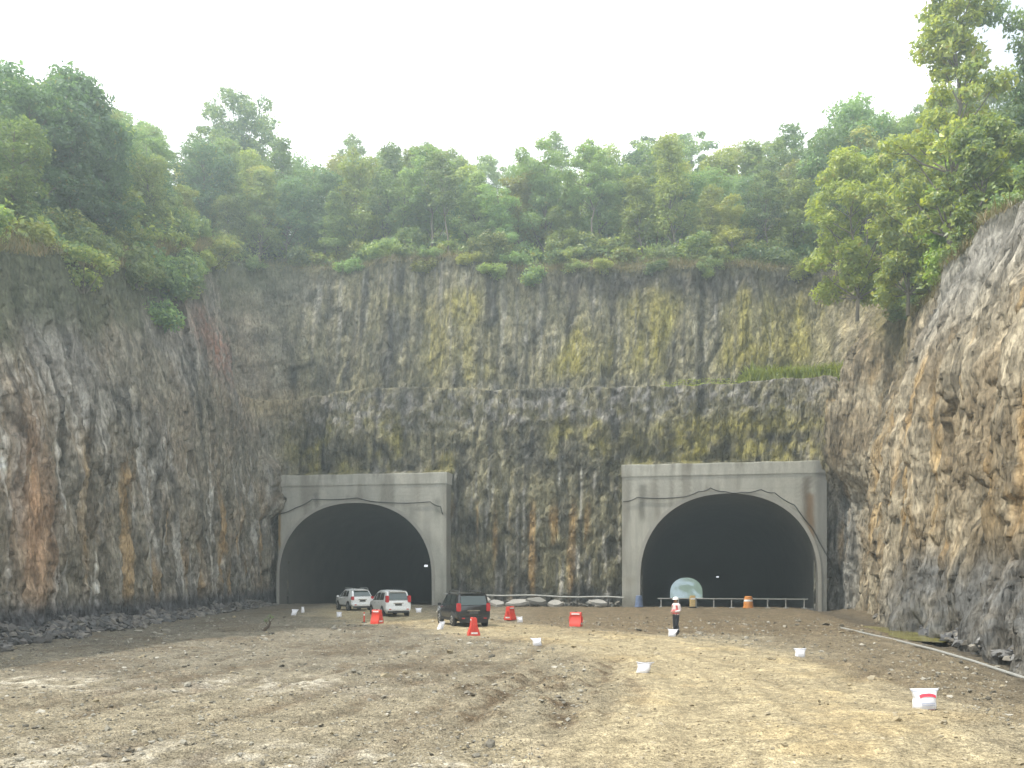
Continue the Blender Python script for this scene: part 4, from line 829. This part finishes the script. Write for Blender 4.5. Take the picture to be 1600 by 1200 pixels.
# ------------------------------------------------------------------ cars
def car(px, Y, yaw, st, paint, label, wheel_y, wr_, windows, roof_rails=False, spare=False, tail_z=(.9, 1.35), plate=True, tint='glass', body_name='parked_car', spoiler=True):
    X = (px - 800) / 1385 * Y
    root = empty(body_name, (X, Y, gz(X, Y) + .0), yaw, label, 'car')
    ring = lambda s: [(0, s[1]), (s[4] * .86, s[1]), (s[4], s[1] + .16), (s[4] * 1.01, (s[1] + s[2]) / 2 + .05), (s[4] * .985, s[2]), (s[5], s[3] - .08), (s[5] - .14, s[3]), (0, s[3] + .03)]
    R_ = [[Vector((x, s[0], z)) for x, z in ring(s)] for s in st]
    mb = MB(); rows = []
    for rg in R_:
        full = rg + [Vector((-v.x, v.y, v.z)) for v in rg[-2:0:-1]]; rows.append([mb.bm.verts.new(v) for v in full])
    n = len(rows[0])
    for a, b in zip(rows, rows[1:]):
        for k in range(n): mb.bm.faces.new((a[k], a[(k + 1) % n], b[(k + 1) % n], b[k]))
    mb.bm.faces.new(rows[0]); mb.bm.faces.new(rows[-1][::-1])
    mb.build('body', paint, root, angle=28)
    ys_ = [s[0] for s in st]
    def at(y, k):
        i = max(0, min(len(ys_) - 2, int(np.searchsorted(ys_, y)) - 1)); t = (y - ys_[i]) / (ys_[i + 1] - ys_[i]); return R_[i][k].lerp(R_[i + 1][k], t)
    for (ya, yb, ca, cb) in windows:                                        # side windows: ends, and how far the top is cut back at each end
        for sx in (1, -1):
            mb = MB(); q = []
            for y, f in ((ya, .10), (yb, .10), (yb - cb, .88), (ya + ca, .88)):
                b0, b1 = at(y, 4), at(y, 5); v = b0.lerp(b1, f); nrm = Vector(((b1.z - b0.z), 0, (b0.x - b1.x))).normalized(); v = v + nrm * .012; q.append((v.x * sx, v.y, v.z))
            mb.poly(q); mb.build('side_window', M[tint], root, smooth=False)
    s1, s2 = st[1], st[2]
    def rear(x, f, o=.055):                                                 # a point on the rear slope between belt and roof
        y = s1[0] + (s2[0] - s1[0]) * f; z = s1[3] + (s2[3] - .04 - s1[3]) * f
        d = Vector((0, -(s2[3] - s1[3]), (s2[0] - s1[0]))).normalized(); wx = s1[5] + (s2[5] - s1[5]) * f
        return Vector((x * wx, y, z)) + d * o
    mb = MB(); mb.poly([rear(-.86, .06), rear(.86, .06), rear(.84, .84), rear(-.84, .84)]); rw = mb.build('rear_window', M['glass_tint'], root, smooth=False)
    mb = MB(); mb.cyl(rear(0, .08, .03), rear(.55, .22, .03), .012, n=6); mb.build('wiper', M['trim'], rw)
    sf, sg = None, None                                                     # windscreen
    for a, b in zip(st, st[1:]):
        if a[3] - a[2] > .5 and b[3] - b[2] < .2: sf, sg = a, b
    if sf:
        ws = lambda x, f: Vector((x * (sf[5] - .05 + (sg[4] - sf[5]) * f * .8), sf[0] + (sg[0] - sf[0]) * f, sf[3] + (sg[3] - sf[3]) * f)) + Vector((0, sf[3] - sg[3], sg[0] - sf[0])).normalized() * .02
        mb = MB(); mb.poly([ws(-.9, .92), ws(.9, .92), ws(.86, .10), ws(-.86, .10)]); mb.build('windscreen', M['glass'], root, smooth=False)
    y0 = st[0][0]; w0 = st[1][4]
    for sx in (1, -1):
        mb = MB(); mb.box((sx * (w0 - .10), y0 + .07, sum(tail_z) / 2), (.22, .22, tail_z[1] - tail_z[0]), bev=.03); mb.build('tail_lamp', M['tail'], root)
        mb = MB(); mb.box((sx * (st[4][4] + .10), 1.0, st[4][2] + .06), (.2, .1, .15), bev=.03); mb.build('wing_mirror', paint, root)
        mb = MB(); mb.box((sx * (st[-1][4] - .06), st[-1][0] - .08, .68), (.26, .22, .14), bev=.03); mb.build('headlamp', M['pale_lamp'], root)
        for yh in (-.55, .45):
            mb = MB(); v = at(yh, 4); mb.box((sx * (v.x + .015), yh, v.z - .10), (.03, .18, .03), bev=.008); mb.build('door_handle', M['chrome'], root)
        mb = MB(); mb.box((sx * (w0 + .0), 0, st[4][1] + .06), (.06, 2 * wheel_y - .9, .12), bev=.02); mb.build('sill', M['trim'], root)
    mb = MB(); mb.box((0, y0 - .03, .50), (w0 * 1.86, .16, .22), bev=.05); bp = mb.build('rear_bumper', M['trim'] if paint is M['black_paint'] else paint, root)
    mb = MB(); mb.box((0, y0 + .02, .33), (w0 * 1.7, .14, .16), bev=.03); mb.build('bumper_skirt', M['trim'], bp)
    for sx in (1, -1):
        mb = MB(); mb.box((sx * .6, y0 - .11, .5), (.16, .02, .06)); mb.build('reflector', M['tail'], bp)
    mb = MB(); mb.box((0, y0 - .005, .80), (.46, .025, .13)); mb.build('number_plate', M['plate'], root)
    mb = MB(); mb.box((0, y0 - .005, .90), (.7, .03, .045), bev=.01); mb.build('tailgate_trim', M['chrome'], root)
    mb = MB(); mb.box((0, st[-1][0] - .02, .48), (w0 * 1.6, .2, .26), bev=.05); mb.build('front_bumper', M['trim'], root)
    for sx in (1, -1):
        for wy in (-wheel_y, wheel_y):
            bx = at(wy, 3).x
            mb = MB(); mb.cyl((sx * (bx - .05), wy, wr_), (sx * (bx + .006), wy, wr_), wr_ + .075, n=28); mb.build('wheel_arch', M['trim'], root)
            wh = bpy.data.objects.new('wheel', None); C.objects.link(wh); wh.parent = root; wh.location = (sx * (bx - .08), wy, wr_)
            mb = MB(); mb.tube([(sx * x, 0, 0) for x in (-.10, -.08, .09, .115)], [wr_ * .9, wr_, wr_, wr_ * .92], 28); mb.build('tyre', M['rubber'], wh)
            mb = MB(); mb.cyl((sx * .10, 0, 0), (sx * .122, 0, 0), wr_ * .62, wr_ * .58, 24)
            mb.build('rim', M['rim'], wh)
            mb = MB()
            for k in range(5):
                a = k * 2 * math.pi / 5; mb.cyl((sx * .122, math.cos(a + .63) * wr_ * .36, math.sin(a + .63) * wr_ * .36), (sx * .126, math.cos(a + .63) * wr_ * .36, math.sin(a + .63) * wr_ * .36), wr_ * .15, n=8)
            mb.build('rim_opening', M['rubber'], wh)
    mb = MB(); mb.cyl((.5, y0 - .02, .27), (.5, y0 + .3, .27), .035, n=10); mb.build('exhaust', M['trim'], root)
    top = max(s[3] for s in st)
    if spoiler:
        mb = MB(); mb.box((0, s2[0] - .08, s2[3] - .01), (s2[5] * 1.7, .26, .05), bev=.02); mb.build('roof_spoiler', paint, root)
    if roof_rails:
        for sx in (1, -1):
            mb = MB(); mb.tube([(sx * .6, -1.7, top - .02), (sx * .6, -1.5, top + .07), (sx * .6, .3, top + .07), (sx * .6, .5, top - .02)], .025, 6); mb.build('roof_rail', M['trim'] if paint is M['black_paint'] else M['rim'], root)
    if spare:
        mb = MB(); mb.cyl((.1, y0 - .20, .98), (.1, y0 + .02, .98), .36, n=26); sp_ = mb.build('spare_wheel_cover', M['black_paint'], root); mb = MB(); mb.cyl((.1, y0 - .215, .98), (.1, y0 - .2, .98), .2, n=20); mb.build('cover_badge', M['trim'], sp_)
    mb = MB(); mb.cyl((.0, -1.2, top), (0, -1.45, top + .28), .012, .006, 6); mb.build('aerial', M['trim'], root)
    return root
mpv = [(-2.20, .36, .96, .99, .78, .72), (-2.17, .30, 1.02, 1.05, .85, .78), (-1.88, .27, 1.04, 1.68, .87, .70), (-1.2, .26, 1.03, 1.74, .88, .70), (0, .26, 1.00, 1.74, .88, .70), (.5, .26, .99, 1.66, .88, .68), (1.28, .26, .98, 1.03, .87, .76), (1.85, .28, .88, .92, .85, .72), (2.18, .34, .72, .76, .76, .62), (2.24, .36, .62, .66, .70, .56)]
suv = [(-2.28, .42, 1.04, 1.07, .84, .80), (-2.25, .36, 1.12, 1.15, .91, .85), (-2.06, .34, 1.14, 1.80, .93, .78), (-1.2, .33, 1.13, 1.86, .94, .77), (0, .33, 1.10, 1.86, .94, .77), (.45, .33, 1.09, 1.80, .94, .75), (1.12, .33, 1.08, 1.14, .93, .82), (1.95, .34, 1.02, 1.07, .91, .80), (2.30, .40, .86, .92, .84, .72), (2.36, .42, .70, .76, .80, .66)]
cro = [(-2.15, .42, 1.00, 1.03, .80, .74), (-2.12, .36, 1.06, 1.09, .88, .80), (-1.62, .33, 1.07, 1.62, .90, .68), (-1.0, .32, 1.06, 1.69, .91, .70), (0, .32, 1.03, 1.70, .91, .70), (.4, .32, 1.02, 1.63, .91, .68), (1.15, .32, 1.00, 1.06, .90, .78), (1.85, .33, .93, .98, .88, .74), (2.12, .38, .78, .82, .80, .64), (2.18, .40, .66, .70, .74, .58)]
car(608, 60.6, R(24), mpv, M['white_paint'], 'white people carrier parked in front, with tall red tail lamps and tinted rear window', 1.36, .33, [(-1.62, -.72, .10, .03), (-.66, .10, .03, .03), (.16, 1.00, .03, .46)], tail_z=(.95, 1.40), tint='glass')
car(553, 70.0, R(28), cro, M['white_paint'], 'white crossover farther in, half hidden behind the other white car at the tunnel mouth', 1.32, .36, [(-1.28, -.66, .20, .03), (-.60, .10, .03, .03), (.16, .90, .03, .42)], roof_rails=True, tail_z=(.86, 1.14))
car(722, 49.3, R(19), suv, M['black_paint'], 'black boxy off-road car parked beside the tunnel jamb', 1.38, .385, [(-1.78, -.80, .10, .03), (-.74, .08, .03, .03), (.14, .88, .03, .34)], roof_rails=True, spare=False, tail_z=(.86, 1.30))

# ------------------------------------------------------------------ red plastic water barriers
def barrier(px, py, yaw, label, ln=.8, hh=.82, sx=1.0):
    Y = CAM_H * 1385 / (py - 897); X = (px - 800) / 1385 * Y
    root = empty('plastic_barrier', (X, Y, gz(X, Y) - .01), yaw, label, 'barrier', 'red plastic barriers on the dirt')
    prof = [(-.27, 0), (-.27, .13), (-.23, .22), (-.13, .46), (-.11, .62), (-.125, .66), (-.125, .78), (-.09, .82), (.09, .82), (.125, .78), (.125, .66), (.11, .62), (.13, .46), (.23, .22), (.27, .13), (.27, 0)]
    prof = [(x * sx, z * hh / .82) for x, z in prof]; mb = MB(); mb.prism(prof, -ln / 2, ln / 2)
    bmesh.ops.bevel(mb.bm, geom=[e for e in mb.bm.edges if abs(e.verts[0].co.y - e.verts[1].co.y) < .01], offset=.02, segments=2, affect='EDGES')
    b = mb.build('shell', M['red_plastic'], root, angle=50)
    for s in (1, -1):
        mb = MB(); mb.box((s * .128 * sx, 0, .72 * hh / .82), (.012, ln * .72, .07)); mb.build('tape_band', M['reflect'], root)
        mb = MB(); mb.box((0, s * (ln / 2 + .03), .40 * hh / .82), (.10, .08, .34), bev=.02); mb.build('joint_lug', M['red_plastic'], root)
        mb = MB(); mb.box((s * .0, s * (ln / 2 + .004), .16), (.30, .01, .08)); mb.build('end_tape', M['reflect'], root)
    mb = MB(); mb.cyl((0, 0, .80 * hh / .82), (0, 0, .86 * hh / .82), .05, n=12); mb.build('filler_cap', M['trim'], root)
    return root
barrier(740, 991.5, R(8), 'red plastic barrier seen end-on just behind the black car', .8, .86)
barrier(589, 974, R(62), 'red plastic barrier standing behind the white people carrier', .55, .80)
barrier(797, 969, R(-30), 'faded red plastic barrier with a pale patch beside the broken slabs', .6, .82)
barrier(900, 978, R(72), 'lone red plastic barrier midway between the black car and the person', .62, .78)
def cone(px, py, label):
    Y = CAM_H * 1385 / (py - 897); X = (px - 800) / 1385 * Y
    root = empty('marker_post', (X, Y, gz(X, Y)), .4, label, 'marker post')
    mb = MB(); mb.box((0, 0, .03), (.26, .26, .05), bev=.01); mb.build('foot', M['trim'], root)
    mb = MB(); mb.cyl((0, 0, .04), (0, 0, .62), .05, .035, 12); pt = mb.build('post', M['red_plastic'], root); mb = MB(); mb.cyl((0, 0, .42), (0, 0, .52), .046, .042, 12, cap=False); mb.build('tape_band', M['reflect'], pt)
cone(569, 972, 'thin red marker post left of the red barrier at the white people carrier')

# ------------------------------------------------------------------ white sacks
def sack(px, py, w_, h_, yaw, seed, label, mark=False, flop=.0, tilt=0.0):
    Y = CAM_H * 1385 / (py - 897); X = (px - 800) / 1385 * Y; g = np.random.default_rng(seed)
    root = empty('sack', (X, Y, gz(X, Y) - .02), yaw, label, 'sack', 'white filled sacks marking the track')
    nz_, na = 15, 30; rows = []
    zs_ = np.linspace(0, 1, nz_)
    wp = np.interp(zs_, [0, .06, .25, .55, .8, .92, 1], [.30, .35, .37, .37, .42, .50, .54]); tp = np.interp(zs_, [0, .06, .25, .5, .75, .9, 1], [.20, .28, .31, .27, .16, .06, .018])
    def pt(i, a, o=0.0):
        c, s = math.cos(a), math.sin(a); z = zs_[i] * h_; e = .62 if zs_[i] < .8 else .8
        x = w_ * wp[i] * math.copysign(abs(c)**e, c); y = w_ * tp[i] * math.copysign(abs(s)**e, s)
        m = 1 + .10 * float(pn(x * 7 + seed, y * 7, z * 7)) * (zs_[i] < .85) + o
        ear = (.10 * (abs(c)**3) - .03 * math.cos(3 * c + seed)) * h_ * max(0, zs_[i] - .75) * 3
        sag = flop * h_ * max(0, zs_[i] - .55)**2 * 2.2
        return Vector((x * m + tilt * z, y * m - sag - .05 * w_ * float(pn(x * 4, z * 5, seed)) * zs_[i], z + ear - abs(sag) * .5))
    mb = MB(); A = np.linspace(0, 2 * math.pi, na, endpoint=False)
    rows = [[mb.bm.verts.new(pt(i, a)) for a in A] for i in range(nz_)]
    for p0, p1 in zip(rows, rows[1:]):
        for k in range(na): mb.bm.faces.new((p0[k], p0[(k + 1) % na], p1[(k + 1) % na], p1[k]))
    mb.bm.faces.new(rows[0][::-1]); mb.bm.faces.new(rows[-1]); mb.build('bag', M['sack'], root, angle=60)
    mb = MB(); mb.tube([pt(nz_ - 2, a) + Vector((0, -.004, 0)) for a in np.linspace(-math.pi + .15, -.15, 12)], .006, 5); mb.build('top_seam', M['blue_ink'], root)
    if mark:
        def patch(a0, a1, f0, f1, mat, name, arc=0):
            mb = MB(); n = 12; lo, hi = [], []
            for k in range(n + 1):
                a = a0 + (a1 - a0) * k / n; bump = arc * math.sin(math.pi * k / n)
                for f, dst in ((f0 + bump, lo), (f1 + bump, hi)):
                    fi = min(max(f, 0), .999) * (nz_ - 1); i = int(fi); v = pt(i, a).lerp(pt(i + 1, a), fi - i); v.y -= .012; dst.append(mb.bm.verts.new(v))
            for k in range(n): mb.bm.faces.new((lo[k], lo[k + 1], hi[k + 1], hi[k]))
            mb.build(name, mat, root, smooth=False)
        H_ = math.pi / 2
        patch(-H_ - .55, -H_ + .75, .60, .74, M['red_ink'], 'red_print', .10); patch(-H_ - .8, -H_ + .5, .06, .085, M['red_ink'], 'red_line')
        patch(-H_ - .6, -H_ + .6, .36, .41, M['blue_ink'], 'faint_print'); patch(-H_ - .5, -H_ + .5, .27, .305, M['blue_ink'], 'faint_print')
    return root
sack(1444, 1105, .60, .43, .06, 1, 'nearest and largest white sack, printed in red, on the tan track', True)
sack(1004, 1052, .50, .36, -.3, 2, 'slumped white sack on the tan track beside the dark ruts', flop=.5, tilt=.25)
sack(1250, 1023, .44, .32, .1, 3, 'plain square-topped white sack out toward the sunlit cliff')
sack(840, 1007, .46, .34, .4, 4, 'crumpled white sack between the lone red barrier and the ruts', flop=-.4, tilt=-.2)
sack(1050, 994, .46, .34, -.2, 5, 'white sack at the feet of the standing person', tilt=.15)
sack(813, 972, .42, .34, .5, 6, 'small white sack next to the faded red barrier by the slabs', tilt=-.2)
sack(687, 983, .42, .40, .9, 7, 'leaning white sack at the corner of the black car', tilt=.5)
sack(654, 957, .50, .36, .2, 8, 'white sack by the jamb, between the people carrier and the black car')
sack(530, 964, .42, .36, -.4, 9, 'white sack on the dirt in front of the farther white car')
sack(458, 961, .46, .44, .2, 10, 'peaked white sack near the tunnel jamb, larger of a pair', tilt=.35)
sack(473, 957, .34, .44, 1.2, 11, 'narrow upright white sack, smaller of a pair near the tunnel jamb')

# ------------------------------------------------------------------ dead branch
X, Y = (420 - 800) / 1385 * 44, 44; root = empty('dead_branch', (X, Y, gz(X, Y)), 0, 'bent brown dead branch stuck upright in the dirt', 'branch')
mb = MB(); mb.tube([(-.30, 0, -.05), (-.18, .02, .12), (-.02, .05, .26), (.06, 0, .42), (.03, -.04, .58), (.10, -.02, .74)], [.09, .085, .065, .05, .04, .02], 8); st_ = mb.build('stem', M['dead_wood'], root)
mb = MB(); mb.tube([(.05, 0, .45), (.18, .05, .60), (.26, .05, .66)], [.03, .02, .01], 6); mb.tube([(-.02, .05, .26), (-.16, .1, .44), (-.2, .1, .56)], [.03, .018, .008], 6); mb.build('side_twig', M['dead_wood'], root)
g = np.random.default_rng(4); Vv, F, cc = leaves(np.array([(.08, 0, .72), (-.2, .1, .56)]), np.array([(.16, .16, .1), (.12, .12, .08)]), 60, .10, g, D2, G1); mesh_np('leaf_tuft', Vv, F, M['leaf'], cc, smooth=False, parent=root)

# ------------------------------------------------------------------ the person
def person(px, py, yaw):
    Y = CAM_H * 1385 / (py - 897); X = (px - 800) / 1385 * Y
    root = empty('person', (X, Y, gz(X, Y)), yaw, 'person in white helmet, pale shirt, pink-red vest and dark trousers standing on the track', 'person')
    vs, rs, es = [], [], []
    def v(p, r, par=None):
        vs.append(p); rs.append(r if isinstance(r, tuple) else (r, r)); i = len(vs) - 1
        if par is not None: es.append((par, i))
        return i
    pel = v((0, .01, .94), (.145, .105)); wai = v((0, 0, 1.08), (.132, .095), pel); che = v((0, .01, 1.26), (.155, .11), wai); uch = v((0, .015, 1.38), (.13, .09), che); nec = v((0, .01, 1.475), .055, uch)
    hd1 = v((0, -.012, 1.545), (.066, .072), nec); hd2 = v((0, -.012, 1.62), (.076, .092), hd1); v((0, -.0, 1.695), (.062, .075), hd2); 
    v((0, -.118, 1.590), .012, hd2)                                               # nose
    for s in (1, -1):
        v((s * .083, .005, 1.60), .016, hd2)                                     # ears
        hip = v((s * .095, .01, .86), (.088, .095), pel); kn = v((s * .105, -.015 - .02 * s, .49), .058, hip); ca = v((s * .108, .02, .34), .056, kn); an = v((s * .11, .03, .09), .038, ca); v((s * .125, -.15, .04), (.042, .03), an)
        sh = v((s * .185, .015, 1.395), .058, uch); el = v((s * .235, .06 if s > 0 else .04, 1.12), .042, sh); wr = v((s * .13, -.17, 1.05 + .03 * s), .029, el); pa = v((s * .085, -.235, 1.045 + .03 * s), (.036, .018), wr)
        for k, (dx, ln) in enumerate([(-.028, .062), (-.010, .075), (.010, .072), (.026, .055)]):
            bx, bz = s * .075 , 1.045 + .03 * s - dx
            f1 = v((bx - s * .035, -.262, bz), .0095, pa); f2 = v((bx - s * (.035 + ln * .5), -.262, bz - .012), .0088, f1); v((bx - s * (.03 + ln * .65), -.238, bz - .022), .0075, f2)
        t1 = v((s * .085, -.225, 1.095 + .03 * s), .011, pa); v((s * .06, -.255, 1.112 + .03 * s), .0088, t1)
    me = bpy.data.meshes.new('skel'); me.from_pydata(vs, es, []); tmp = bpy.data.objects.new('skel', me); C.objects.link(tmp)
    md = tmp.modifiers.new('s', 'SKIN'); md.use_smooth_shade = True
    for i, r_ in enumerate(rs): me.skin_vertices[0].data[i].radius = r_; me.skin_vertices[0].data[i].use_root = (i == 0)
    sub = tmp.modifiers.new('u', 'SUBSURF'); sub.levels = 2; sub.render_levels = 2
    dg = bpy.context.evaluated_depsgraph_get(); bmesh_ = bpy.data.meshes.new_from_object(tmp.evaluated_get(dg)); bpy.data.objects.remove(tmp)
    bmesh_.name = 'body'; bmesh_.materials.clear(); bmesh_.materials.append(M['skin'])
    bo = bpy.data.objects.new('body', bmesh_); C.objects.link(bo); bo.parent = root
    co = np.array([q.co[:] for q in bmesh_.vertices]); no = np.array([q.normal[:] for q in bmesh_.vertices])
    def cloth(name, mask, o, mat):
        fs = [list(p.vertices) for p in bmesh_.polygons if all(mask[i] for i in p.vertices)]; used = sorted({i for f in fs for i in f}); mp_ = {q: k for k, q in enumerate(used)}
        m2 = bpy.data.meshes.new(name); m2.from_pydata([tuple(co[i] + no[i] * o) for i in used], [], [[mp_[i] for i in f] for f in fs]); m2.materials.append(mat)
        for p in m2.polygons: p.use_smooth = True
        ob = bpy.data.objects.new(name, m2); C.objects.link(ob); ob.parent = root; sl_ = ob.modifiers.new('t', 'SOLIDIFY'); sl_.thickness = .006; sl_.offset = 1; return ob
    x, y, z = co.T
    arms = (np.abs(x) > .165) | (y < -.13)
    cloth('trousers', (z < 1.0) & (z > .07) & (y > -.13), .012, M['cloth_dark']); cloth('boots', z < .13, .014, M['boot'])
    cloth('shirt', (z > .93) & (z < 1.47) & (y > -.165), .018, M['cloth_shirt']); cloth('vest', (z > .95) & (z < 1.40) & (np.abs(x) < .185) & (y > -.13) & ~((z > 1.22) & (np.abs(x) < .05) & (y < 0)) & (z < 1.21 + .6 * (np.abs(x) > .07)), .032, M['vest'])
    mb = MB(); bmesh.ops.create_uvsphere(mb.bm, u_segments=20, v_segments=12, radius=1, matrix=Matrix.Translation((0, -.005, 1.645)) @ Matrix.Diagonal((.118, .138, .115, 1)))
    bmesh.ops.delete(mb.bm, geom=[q for q in mb.bm.verts if q.co.z < 1.64], context='VERTS'); hl = mb.build('helmet', M['helmet'], root); mb = MB(); mb.cyl((0, -.03, 1.640), (0, -.03, 1.652), .15, .135, 24); mb.build('brim', M['helmet'], hl)
    mb = MB(); bmesh.ops.create_uvsphere(mb.bm, u_segments=16, v_segments=10, radius=1, matrix=Matrix.Translation((0, .02, 1.61)) @ Matrix.Diagonal((.084, .088, .085, 1))); bmesh.ops.delete(mb.bm, geom=[q for q in mb.bm.verts if q.co.y < .0], context='VERTS'); mb.build('hair', M['hair'], root)
    for s in (1, -1):
        mb = MB(); mb.sph((s * .030, -.098, 1.612), .010, n=8); mb.build('eye', M['hair'], root)
    mb = MB(); mb.box((0, -.083, 1.548), (.045, .012, .008), bev=.002); mb.build('mouth', M['vest'], root)
    return root
person(1056, 993, R(-62))

# ------------------------------------------------------------------ hazy air
mb = MB(); mb.box((35, 235, 32), (260, 640, 92)); hz, th, bh = new_mat('haze_air'); th.nodes.remove(bh)
pv_ = th.nodes.new('ShaderNodeVolumePrincipled'); pv_.inputs['Density'].default_value = .0021; pv_.inputs['Color'].default_value = (.80, .95, 1.0, 1); pv_.inputs['Anisotropy'].default_value = .55
th.links.new(pv_.outputs[0], th.nodes['Material Output'].inputs['Volume'])
o = mb.build('haze', hz, smooth=False); tag(o, kind='stuff'); o['label'] = 'thin pale haze hanging in the air of the cut'
